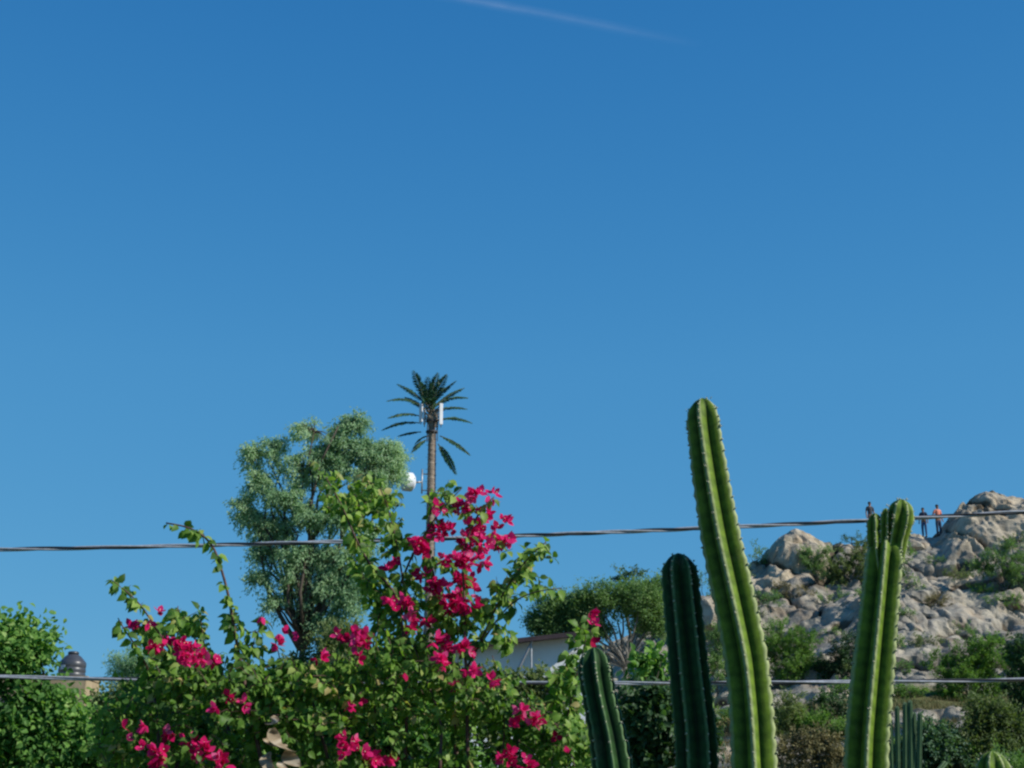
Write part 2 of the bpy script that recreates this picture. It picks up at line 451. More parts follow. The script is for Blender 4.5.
# ------------------------------------------------------------------ rocks
def ico(sub):
    import bmesh
    bm = bmesh.new(); bmesh.ops.create_icosphere(bm, subdivisions=sub, radius=1)
    V = np.array([v.co[:] for v in bm.verts]); F = np.array([[v.index for v in f.verts] for f in bm.faces]); bm.free()
    return V, F
ICO6 = ico(6); ICO5 = ico(5); ICO1 = ico(1); ICO2 = ico(2)
def rock_piece(c, dims, seed, sub=6, planes=9, rough=1.0, rot=0, tilt=0):
    V, F = (ICO6 if sub == 6 else ICO5)
    r = np.random.default_rng(seed)
    n = r.normal(size=(planes, 3)); n /= np.linalg.norm(n, axis=1)[:, None]
    d = r.uniform(.66, .95, planes)
    dot = V @ n.T
    rad = np.where(dot > .05, d[None] / np.maximum(dot, .05), 9).min(1)
    rad = np.minimum(rad, 1.15)
    P0 = V * rad[:, None] * np.asarray(dims)
    m = np.array(Matrix.Rotation(rot, 3, 'Z') @ Matrix.Rotation(tilt, 3, 'Y'))
    P0 = P0 @ m.T
    q = P0 + seed * 3.7
    wv = np.stack([fbm(q * .5, 1, 3), fbm(q * .5, 5, 3), fbm(q * .5, 9, 3)], 1) * .35
    v1, c1 = facet((q + wv) * .30, 21 + seed); v2, c2 = facet((q + wv) * 1.2, 51 + seed)
    nn = fbm(q * .8, 60, 6) * .6 + .5 * (.35 - np.abs(vnoise(q * 1.1, 71))) * 1.6 + .3 * (.35 - np.abs(vnoise(q * 2.7, 72)))
    sm = lambda t_: np.clip(t_, 0, 1)
    g_ = (1 - np.abs(vnoise(np.stack([q[:, 0] * .5 + q[:, 2] * .6, q[:, 1] * .4, q[:, 2] * .4 - q[:, 0] * .3], 1), 61))) ** 8
    qa = np.stack([q[:, 0] + .4 * q[:, 1], q[:, 2] + .5 * q[:, 1]], 1) + wv[:, :2] * .5
    P1 = P0 + (V @ m.T) * ((tri(qa * .5, seed + 5) * .34 + tri(qa[:, ::-1] * 1.3, seed + 6) * .15 + tri(qa * 3.1, seed + 7) * .06 + v1 * sm(c1 / .10) * .16 + nn * .10 - g_ * .30) * rough)[:, None]
    c1 = np.minimum(c1, .3 - g_ * .3)
    crack = np.minimum(c1 * 1.3, c2 + .05)
    return P1 + np.asarray(c), F, crack
def rock_thing(name, label, pieces, cat='rock', group=None, mat='rock'):
    Vs, Fs, Cs = [], [], []; n = 0
    for (px, py, Y, hw, hh, dep, seed, rot, tilt) in pieces:
        c = P(px, py, Y); s = Y / 1422 / .99
        V, F, cr = rock_piece(c, (hw * s, dep, hh * s), seed, rot=rot, tilt=tilt)
        Vs.append(V); Fs.append(F + n); Cs.append(cr); n += len(V)
    V = np.concatenate(Vs)
    loc = P(pieces[0][0], pieces[0][1], pieces[0][2])
    o = mesh_np(name, V, np.concatenate(Fs), M[mat], attr={'crack': np.concatenate(Cs)}, loc=loc)
    o.location = tuple(loc); o['label'] = label; o['category'] = cat
    if group: o['group'] = group
    return o
rock_thing('rock', 'low brown boulder on the ridge below the two people on the right', [
    (908, 552, 76, 18, 11, 1.0, 23, .2, .2), (926, 560, 75.6, 15, 14, 1.0, 24, .7, .2)], group=None)
rock_thing('rock', 'grey angular boulder on the slope at the right edge of the photo', [
    (1005, 618, 67, 32, 26, 1.4, 31, .2, .3), (972, 640, 65, 22, 16, 1.1, 32, .2, .1)])
rock_thing('rock', 'broad grey bulging rock on the slope, right of the forked cactus', [
    (938, 616, 69, 36, 20, 1.5, 35, .1, -.1), (915, 665, 64, 26, 34, 1.2, 36, .3, .1)])
rock_thing('rock', 'pale flat rock beside the small trunk of the spreading mesquite', [
    (700, 622, 70, 26, 20, 1.4, 51, .1, .05)])

# ------------------------------------------------------------------ leaves
def tmpl(rows):
    """rows: (t, halfwidth, zmid, zside) -> verts, quads"""
    V = []; F = []
    for t_, w_, zm, zs in rows:
        V += [[-w_, t_, zs], [0, t_, zm], [w_, t_, zs]]
    for i in range(len(rows) - 1):
        a = i * 3; b = a + 3
        F += [[a, a + 1, b + 1, b], [a + 1, a + 2, b + 2, b + 1]]
    return np.array(V, float), np.array(F)
OVATE = tmpl([(0, .02, 0, 0), (.22, .30, .02, .10), (.55, .31, 0, .09), (.8, .16, -.07, -.03), (1.0, .01, -.16, -.16)])
BRACT = tmpl([(0, .05, 0, 0), (.3, .34, .05, .12), (.65, .36, .18, .22), (1.0, .05, .38, .36)])
NARROW = (np.array([[0, 0, 0], [.12, .45, .02], [0, 1, -.12], [-.12, .45, .02]], float), np.array([[0, 1, 2, 3]]))
SMALL = (np.array([[0, 0, 0], [.28, .5, .05], [0, 1, -.05], [-.28, .5, .05]], float), np.array([[0, 1, 2, 3]]))
LANCE = (np.array([[0, 0, 0], [.2, .45, .02], [0, 1, -.12], [-.2, .45, .02]], float), np.array([[0, 1, 2, 3]]))
BLADE = (np.array([[-.03, 0, 0], [.03, 0, 0], [.02, .6, .06], [-.02, .6, .06]], float), np.array([[0, 1, 2, 3]]))

def unit(v):
    return v / (np.linalg.norm(v, axis=1)[:, None] + 1e-9)
def leaf_geo(pos, axis, nrm, size, T):
    axis = unit(axis); side = unit(np.cross(axis, nrm)); n2 = np.cross(side, axis)
    tv, tf = T
    V = pos[:, None, :] + size[:, None, None] * (tv[None, :, 0:1] * side[:, None] + tv[None, :, 1:2] * axis[:, None] + tv[None, :, 2:3] * n2[:, None])
    Fq = tf[None] + (np.arange(len(pos)) * len(tv))[:, None, None]
    return V.reshape(-1, 3), Fq.reshape(-1, 4)
def leaves_obj(name, pos, axis, nrm, size, T, mat, parent, loc, rnd=None, smooth=False):
    V, Fq = leaf_geo(pos, axis, nrm, size, T)
    if rnd is None: rnd = rng.random(len(pos))
    return mesh_np(name, V, Fq, mat, parent, attr={'rnd': np.repeat(rnd, len(T[0]))}, loc=loc, smooth=smooth)
def rsph(n):
    return unit(rng.normal(size=(n, 3)))

def curve(a, b, n=6, sag=0.0, wob=0.0):
    a = np.asarray(a); b = np.asarray(b)
    t = np.linspace(0, 1, n)[:, None]
    L = np.linalg.norm(b - a)
    p = a + (b - a) * t
    p[:, 2] += (np.sin(t * math.pi) * sag * L)[:, 0]
    if wob:
        w_ = rng.normal(size=(n, 3)) * wob * L; w_[0] = 0; w_[-1] = 0
        p += w_
    return p

def plant(name, label, cat, Y, lobes, base_px, fork=None, leaf=SMALL, mat='mesq', bark='barkdark', size=.08, nsprig=60, per=26,
          spl=.35, droop=.0, group=None, r0=.15, stems=None, depth=None, hang=0.0, jit=.12, upb=.3, base_py=None, shell=.5, gap=-.35):
    bx = P(base_px, base_py or 700, Y)[0]
    bz = gz(bx, Y)
    base = np.array([bx, Y, bz - .05])
    root = empty(name, base, label, cat, group)
    tr = MB(); br = MB()
    sc = Y / F_PX
    if fork is None:
        fork = base + np.array([0, 0, .15])
        forks = [fork]
    else:
        forks = [P(*f, Y) + np.array([0, rng.uniform(-.3, .3), 0]) for f in fork]
    for f in forks:
        k = curve(base, f, 7, 0, .02)
        tr.tube(k, np.linspace(r0, r0 * .6, 7), 7)
    if stems:
        for st in stems:
            pts = np.array([P(x, y, Y) for x, y in st])
            pts[:, 1] += np.linspace(0, rng.uniform(-.5, .5), len(pts))
            tr.tube(pts, np.linspace(r0 * .6, r0 * .15, len(pts)), 6)
    Ps, As = [], []
    for (lx, ly, rx, ry) in lobes:
        rxm, rym = rx * sc, ry * sc
        dm = (depth or .9) * (rxm + rym) / 2
        c = P(lx, ly, Y) + np.array([0, rng.uniform(-.5, .5) * dm, 0])
        f = min(forks, key=lambda q: np.linalg.norm(q - c))
        n = max(4, int(nsprig * (rx * ry / 400.0) ** .75))
        br.tube(curve(f, c, 7, .05, .03), np.linspace(r0 * .42, r0 * .12, 7), 5)
        d = rsph(n)
        rad = rng.random(n) ** shell
        sp = c + d * rad[:, None] * np.array([rxm, dm, rym])
        # drop some sectors to leave gaps
        g = vnoise(sp * (1.6 / max(rxm, .25)) + 31, 77)
        keep = g > gap
        sp = sp[keep]; d = d[keep]
        for i in range(len(sp)):
            if rng.random() < .55:
                br.tube(curve(c + (sp[i] - c) * .15, sp[i], 4, .06, .05), np.linspace(r0 * .10, r0 * .03, 4), 4, cap=False)
        dirs = unit(d * .8 + np.array([0, 0, upb]) + rng.normal(size=d.shape) * .45)
        t = rng.random((len(sp), per))
        pos = sp[:, None] + dirs[:, None] * (t[..., None] - .35) * spl + rng.normal(size=(len(sp), per, 3)) * spl * jit
        if hang: pos[..., 2] -= hang * t ** 2 * spl
        ax = dirs[:, None] * .6 + rng.normal(size=(len(sp), per, 3)) * .6 + np.array([0, 0, -droop])
        Ps.append(pos.reshape(-1, 3)); As.append(ax.reshape(-1, 3))
    pos = np.concatenate(Ps); ax = np.concatenate(As)
    nr = rsph(len(pos)) * .7 + np.array([.6, -.5, .6])
    rnd = np.clip(.5 + .5 * vnoise(pos * 1.3 / max(spl, .1) * .4, 5) * .8 + rng.normal(size=len(pos)) * .2, 0, 1)
    tr.build('trunk', M[bark], root, True, loc=base)
    br.build('branches', M[bark], root, True, loc=base)
    leaves_obj('crown' if cat == 'tree' else 'foliage', pos, ax, nr, size * rng.uniform(.6, 1.25, len(pos)), leaf, M[mat], root, base, rnd)
    return root

# --- big grey-green tree
big = [(348, 420, 22, 15), (315, 431, 22, 17), (332, 446, 24, 20), (254, 455, 17, 17), (272, 447, 17, 15), (386, 452, 20, 16), (396, 458, 12, 14), (368, 470, 24, 20),
       (256, 482, 18, 16), (244, 502, 13, 12), (284, 497, 22, 20), (304, 468, 24, 22), (256, 520, 18, 16), (276, 528, 18, 18), (311, 515, 20, 20), (338, 512, 20, 20), (376, 488, 14, 14),
       (246, 515, 12, 9), (262, 552, 15, 13), (262, 580, 13, 12), (275, 603, 12, 10), (297, 556, 20, 20), (322, 556, 22, 20), (332, 585, 22, 20), (308, 600, 14, 14), (326, 622, 18, 14), (350, 565, 18, 20), (352, 600, 20, 18), (372, 540, 14, 20), (290, 580, 10, 12), (345, 640, 20, 14), (360, 448, 18, 14), (378, 462, 18, 14), (330, 466, 18, 14), (395, 470, 14, 12)]
big = [(x, y, rx * .88, ry * .88) for x, y, rx, ry in big]
plant('leafy_tree', 'tall loose grey-green tree with several dark stems, left of the palm tower', 'tree', 45, big, 306, fork=[(304, 640)], leaf=LANCE, mat='pepper',
      gap=-.2, size=.105, nsprig=165, per=36, spl=.5, droop=.9, hang=.5, r0=.16, depth=.8, upb=.2, jit=.12, shell=.38,
      stems=[[(303, 650), (292, 610), (288, 570), (286, 530), (282, 490), (268, 460)], [(305, 650), (305, 600), (310, 550), (312, 505), (322, 465), (340, 430)], [(306, 645), (326, 608), (345, 585), (360, 560)], [(310, 540), (335, 510), (365, 480), (390, 458)], [(300, 650), (280, 615), (268, 590), (262, 560), (258, 520)]])
# --- spreading mesquite, middle
plant('spreading_tree', 'spreading fine-leaved mesquite with forked thin trunks beside the white building', 'tree', 50,
      [(552, 610, 20, 15), (576, 603, 22, 17), (599, 602, 22, 18), (622, 600, 24, 20), (640, 603, 20, 20), (655, 590, 18, 12), (655, 612, 18, 16), (548, 626, 14, 9), (568, 622, 16, 12), (590, 622, 16, 12), (645, 625, 14, 8), (535, 622, 11, 8), (545, 638, 12, 7), (572, 637, 14, 7), (600, 633, 12, 6), (660, 628, 10, 8)],
      625, fork=[(626, 668)], leaf=SMALL, mat='mesq', bark='barkgrey', size=.085, nsprig=210, per=40, spl=.42, r0=.13, upb=.5, jit=.2, shell=.6,
      stems=[[(626, 672), (615, 650), (606, 635), (598, 615)], [(627, 670), (630, 655), (640, 642), (650, 625)], [(622, 660), (622, 640), (618, 620)], [(628, 665), (642, 650), (660, 632)]])
plant('round_tree', 'small round dark tree showing above the spreading mesquite on the skyline', 'tree', 62, [(622, 576, 11, 9), (634, 572, 12, 9), (628, 582, 14, 8)], 628,
      fork=[(628, 600)], mat='blue', size=.12, nsprig=50, per=26, spl=.4, r0=.1)
# --- left foreground bush
plant('leafy_bush', 'dense bright green broad-leaved bush filling the lower left corner', 'bush', 12,
      [(x_, y_ + 12 + max(0, x_) * .10, a_ * .92, b_ * .9) for x_, y_, a_, b_ in [(8, 640, 24, 18), (32, 642, 14, 14), (-20, 640, 24, 20), (16, 670, 24, 18), (48, 690, 18, 12), (5, 690, 28, 20), (38, 716, 32, 20), (80, 726, 22, 14), (10, 745, 34, 24), (60, 750, 34, 24), (100, 745, 24, 26), (-30, 700, 30, 30), (95, 772, 28, 20), (40, 785, 40, 20), (118, 775, 20, 20), (-35, 760, 30, 30), (44, 630, 8, 6), (14, 624, 9, 6), (-4, 622, 10, 7), (98, 712, 10, 8), (40, 652, 8, 8), (60, 700, 10, 6)]],
      40, fork=[(30, 760)], leaf=OVATE, mat='bushleaf', size=.06, nsprig=105, per=19, spl=.34, droop=.4, r0=.06, shell=.42, gap=-.05, jit=.16)
plant('feathery_tree', 'thin feathery grey-green treetop left of the pink bougainvillea sprays', 'tree', 30,
      [(125, 668, 18, 12), (140, 660, 16, 13), (152, 672, 16, 14), (135, 684, 22, 12), (165, 690, 20, 14)], 145, fork=[(145, 715)], leaf=NARROW, mat='pepper', size=.075, nsprig=130, per=30, spl=.30, r0=.06)
plant('feathery_bush', 'fine-leaved yellow-green bush behind the middle of the bougainvillea', 'bush', 11,
      [(318, 655, 20, 20), (340, 640, 20, 16), (300, 675, 20, 20), (350, 668, 24, 24), (325, 690, 30, 24), (290, 700, 24, 26)], 325, fork=[(325, 730)], leaf=SMALL, mat='olive', size=.035, nsprig=80, per=26, spl=.14, r0=.03)
plant('dark_bush', 'brownish sparse bush between the corner bush and the bougainvillea', 'bush', 18,
      [(100, 705, 16, 12), (118, 700, 14, 12), (110, 722, 20, 14), (135, 715, 18, 14), (150, 735, 24, 24)], 115, fork=[(112, 745)], leaf=SMALL, mat='olive', size=.05, nsprig=80, per=24, spl=.2, r0=.035)
# --- bush between the cacti
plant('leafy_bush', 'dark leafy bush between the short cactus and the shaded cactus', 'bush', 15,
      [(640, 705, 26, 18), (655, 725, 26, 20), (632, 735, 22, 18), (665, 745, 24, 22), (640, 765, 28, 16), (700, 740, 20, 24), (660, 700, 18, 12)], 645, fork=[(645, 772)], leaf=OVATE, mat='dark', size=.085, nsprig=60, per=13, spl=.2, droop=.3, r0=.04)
plant('leafy_bush', 'bright green leafy sprays in front of the pale rock, left of the shaded cactus', 'bush', 16,
      [(643, 660, 14, 8), (656, 668, 14, 8), (640, 676, 14, 6), (664, 655, 8, 8), (655, 680, 14, 7), (690, 690, 12, 14)], 652, fork=[(650, 705)], leaf=OVATE, mat='bushleaf', size=.10, nsprig=34, per=9, spl=.2, droop=.2, r0=.025)
# --- hill shrubs
def hs(label, Y, lobes, mat='bright', size=.10, ns=110, per=38, spl=.36, leaf=LANCE, name='hillside_shrub', group='shrubs on the rocky hillside', r0=.07, bark='barkgrey', **k):
    bx = sum(l[0] for l in lobes) / len(lobes); by = max(l[1] + l[3] * .8 for l in lobes)
    q_ = P(bx, by, 10.0) - np.array(CAM)
    hit = _bv.ray_cast(Vector(CAM), Vector(q_.tolist()).normalized(), 200)
    if hit[0] is not None and 20 < hit[0].y < 82: Y = hit[0].y + .2 * Y / F_PX * 20
    return plant(name, label, 'shrub', Y, lobes, bx, None, leaf=leaf, mat=mat, size=size, nsprig=ns, per=per, spl=spl, group=group, r0=r0, bark=bark, base_py=by, **k)
hs('large bright green feathery shrub just right of the tallest cactus', 56, [(782, 640, 22, 20), (800, 648, 20, 20), (768, 655, 20, 22), (792, 668, 24, 16), (815, 668, 12, 12)], ns=140)
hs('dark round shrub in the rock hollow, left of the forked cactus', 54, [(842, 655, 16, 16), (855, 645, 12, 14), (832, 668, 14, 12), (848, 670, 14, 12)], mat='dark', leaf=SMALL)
hs('olive shrub with bare twigs on the ridge, left of the forked cactus', 70, [(850, 563, 17, 16), (862, 555, 12, 14), (842, 575, 14, 12), (835, 570, 10, 12), (866, 575, 10, 12)], mat='olive', size=.12)
hs('small dark shrub on the skyline left of the forked cactus tip', 77, [(851, 538, 9, 5), (845, 541, 8, 4), (860, 542, 8, 5)], mat='blue', ns=40)
hs('grey-green shrub growing over the right side of the cream crag', 72, [(812, 562, 12, 11), (820, 570, 10, 10), (806, 552, 7, 8), (826, 552, 10, 7)], mat='mesq')
hs('low reddish dry shrub at the foot of the cream crag', 72.0, [(786, 590, 10, 6), (800, 594, 12, 6), (815, 596, 12, 6), (778, 586, 7, 5)], mat='dryleaf', ns=50)
hs('thin green shrub on the skyline just right of the tallest cactus', 74, [(756, 550, 9, 9), (750, 560, 9, 10), (765, 560, 8, 8)], mat='mesq', ns=40)
hs('small green shrub on the ledge behind the forked cactus', 72, [(908, 555, 7, 12), (903, 575, 10, 12), (914, 585, 10, 8)], mat='bright', ns=45)
hs('low dry tuft shrub on the bare grey rock, right of the forked cactus', 68, [(938, 600, 12, 6), (950, 603, 12, 5), (928, 604, 8, 5)], mat='dryleaf', ns=45)
hs('green shrub on the crag flank at the upper right edge', 70, [(978, 566, 12, 9), (1022, 588, 16, 12), (1000, 560, 18, 14), (1015, 572, 18, 16), (990, 572, 12, 10), (1030, 560, 16, 16), (1008, 548, 10, 8)], mat='mesq')
hs('wide green shrub on the slope under the angular boulder', 56, [(940, 664, 16, 12), (985, 646, 18, 12), (975, 660, 26, 18), (955, 672, 18, 14), (995, 665, 18, 14), (970, 685, 24, 14), (998, 690, 18, 14), (948, 692, 14, 12)], mat='bright', ns=120)
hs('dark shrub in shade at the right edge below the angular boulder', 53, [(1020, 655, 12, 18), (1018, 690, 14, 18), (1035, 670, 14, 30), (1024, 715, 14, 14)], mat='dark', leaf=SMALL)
hs('brown-green shrub low on the slope near the right edge', 46, [(985, 712, 22, 14), (1006, 725, 20, 16), (970, 728, 20, 14), (1000, 748, 24, 16), (965, 750, 20, 14)], mat='olive')
hs('bluish green bush beside the thin distant cacti', 40, [(932, 735, 18, 14), (945, 748, 18, 14), (925, 755, 18, 14), (915, 745, 10, 12), (950, 765, 20, 14)], mat='blue', leaf=SMALL, ns=120)
hs('shaggy olive shrub behind the right side of the tallest cactus', 47, [(788, 705, 16, 14), (800, 722, 18, 12), (778, 728, 14, 12)], mat='olive')
hs('dark green shrub below the lower cable, left of the forked cactus', 47, [(825, 702, 15, 12), (838, 712, 12, 12), (815, 718, 14, 12)], mat='dark', leaf=SMALL, ns=55)
hs('straw-coloured dry shrub low between the tallest cactus and the forked cactus', 38, [(808, 745, 20, 12), (826, 740, 16, 14), (790, 758, 20, 12), (835, 758, 16, 12), (812, 768, 24, 10)], mat='dryleaf', ns=55)
hs('green shrub behind the shaded cactus and the tallest cactus', 58, [(722, 640, 14, 20), (715, 665, 16, 18), (730, 680, 14, 16), (705, 690, 16, 14)], mat='mesq')
hs('small shrub on the skyline behind the top of the shaded cactus', 74, [(702, 580, 9, 10), (712, 590, 10, 10), (694, 588, 8, 8)], mat='mesq', ns=40)
hs('grey-green shrub at the right end of the white building', 43, [(572, 652, 16, 14), (590, 655, 14, 14), (560, 668, 14, 8), (580, 668, 16, 10)], mat='mesq')
for (px, py, w_) in [(872, 592, 10), (900, 612, 8), (762, 598, 12), (736, 572, 9), (958, 574, 10), (1004, 600, 11), (834, 596, 10), (905, 690, 12), (715, 632, 12), (748, 612, 9), (925, 640, 9), (960, 628, 8), (1018, 540, 10), (884, 640, 10), (865, 668, 12), (828, 632, 9), (690, 618, 10), (766, 560, 7), (980, 588, 9), (936, 560, 6), (845, 690, 12), (900, 668, 9)]:
    hs('small green tuft growing in a crack of the rocky slope', 70, [(px, py, w_ * 1.35, w_ * .8), (px + w_, py + 2, w_ * .9, w_ * .6), (px - w_, py + 2, w_ * .9, w_ * .5)],
       mat=['mesq', 'olive', 'bright'][int(px) % 3], ns=75, per=26, group='small tufts in the cracks of the rocks', size=.09, spl=.3)
hs('yellow-green shrub low behind the short cactus', 34, [(575, 700, 14, 10), (562, 715, 14, 10), (590, 725, 12, 10), (604, 700, 12, 12)], mat='olive', ns=50)
hs('dark green shrub behind the short cactus, under the mesquite', 46, [(600, 682, 16, 10), (580, 678, 14, 9), (618, 690, 14, 10)], mat='mesq', ns=50)

# --- low scrub on the lower slope, and the bushes that close the view behind the bougainvillea
for k in range(74):
    px = 700 + (k * 0.618 % 1) * 340; Y = 30 + (k * .381 % 1) * 24
    y0 = P(px, 700, Y); zg = gz(y0[0], Y); dyz = (zg - CAM[2]) / Y
    py = 384 - F_PX * math.tan(math.atan(dyz) - PITCH)
    w_ = rng.uniform(10, 20) * 36 / Y
    hs('low scrubby bush among the dry grass on the lower slope', Y, [(px, py - w_ * .45, w_, w_ * .6), (px + w_ * .7, py - w_ * .3, w_ * .7, w_ * .45), (px - w_ * .7, py - w_ * .25, w_ * .7, w_ * .4)],
       mat=['bright', 'mesq', 'olive', 'dryleaf', 'bright', 'olive', 'bright'][k % 7], ns=70, per=28, group='low scrub on the lower slope', leaf=SMALL if k % 2 else LANCE, size=.085)
for lab, Y, lobes, mt in [
    ('broad green bush behind the left bougainvillea', 9.6, [(200, 700, 34, 24), (240, 705, 34, 24), (175, 725, 34, 24), (225, 740, 40, 30), (270, 730, 34, 30), (170, 760, 36, 24), (260, 770, 40, 20)], 'bushleaf'),
    ('broad green bush behind the middle of the large bougainvillea', 9.8, [(340, 705, 36, 22), (385, 700, 34, 24), (420, 700, 30, 24), (350, 740, 40, 30), (400, 745, 40, 30), (310, 735, 30, 30), (440, 730, 24, 28), (450, 765, 30, 20)], 'bushleaf'),
    ('shadowy green bush below the white building', 20, [(500, 680, 20, 9), (532, 681, 20, 9), (560, 684, 16, 9), (460, 690, 22, 14), (490, 690, 22, 14), (520, 694, 22, 14), (548, 702, 18, 14), (480, 715, 26, 20), (515, 720, 26, 20), (540, 740, 20, 20), (500, 750, 30, 20)], 'olive')]:
    plant('leafy_bush', lab, 'bush', Y, lobes, lobes[2][0], fork=[(lobes[3][0], lobes[3][1] + 20)], leaf=OVATE if Y < 15 else SMALL, mat=mt, size=.058 if Y < 15 else .08, nsprig=60, per=14 if Y < 15 else 22, spl=.16 if Y < 15 else .25, droop=.3, r0=.04)

# --- dry grass
def grass():
    Pn = []
    for _ in range(1500):
        px = rng.uniform(540, 1060); Y = rng.uniform(26, 52)
        x = (px - 512) / F_PX * Y * 1.0; Pn.append((x, Y))
    for _ in range(350):
        px = rng.uniform(0, 560); Y = rng.uniform(26, 60)
        Pn.append(((px - 512) / F_PX * Y, Y))
    pos = []
    for x, y in Pn:
        z = gz(x, y); k = 26
        q = np.array([x, y, z]) + rng.normal(size=(k, 3)) * np.array([.16, .16, .0])
        pos.append(q)
    pos = np.concatenate(pos); n = len(pos)
    ax = rng.normal(size=(n, 3)) * .35 + np.array([0, 0, 1])
    o = leaves_obj('dry_grass', pos, ax, rsph(n), rng.uniform(.12, .34, n), BLADE, M['grass'], None, (0, 0, 0))
    o['kind'] = 'stuff'; o['label'] = 'dry straw-coloured grass on the slope below the rocks'; o['category'] = 'grass'
grass()

# ------------------------------------------------------------------ bougainvillea
def px_path(pts, Y0, Y1=None, n=None):
    Y1 = Y0 if Y1 is None else Y1
    pts = np.array(pts, float)
    d = np.r_[0, np.cumsum(np.hypot(*np.diff(pts, axis=0).T))]
    n = n or max(6, int(d[-1] / 8))
    tt = np.linspace(0, d[-1], n)
    # smooth interpolation (catmull-like by averaging)
    xs = np.interp(tt, d, pts[:, 0]); ys = np.interp(tt, d, pts[:, 1])
    for _ in range(2):
        xs[1:-1] = (xs[:-2] + 2 * xs[1:-1] + xs[2:]) / 4; ys[1:-1] = (ys[:-2] + 2 * ys[1:-1] + ys[2:]) / 4
    return np.array([P(x, y, Y0 + (Y1 - Y0) * i / (n - 1)) for i, (x, y) in enumerate(zip(xs, ys))])

prof_x = [90, 118, 130, 150, 185, 200, 220, 245, 270, 300, 330, 360, 380, 405, 425, 440, 465, 485, 505, 525, 545, 565, 590, 610, 640]
prof_y = [720, 690, 668, 650, 636, 632, 645, 652, 645, 650, 646, 640, 626, 616, 622, 640, 655, 664, 668, 682, 690, 700, 706, 730, 770]

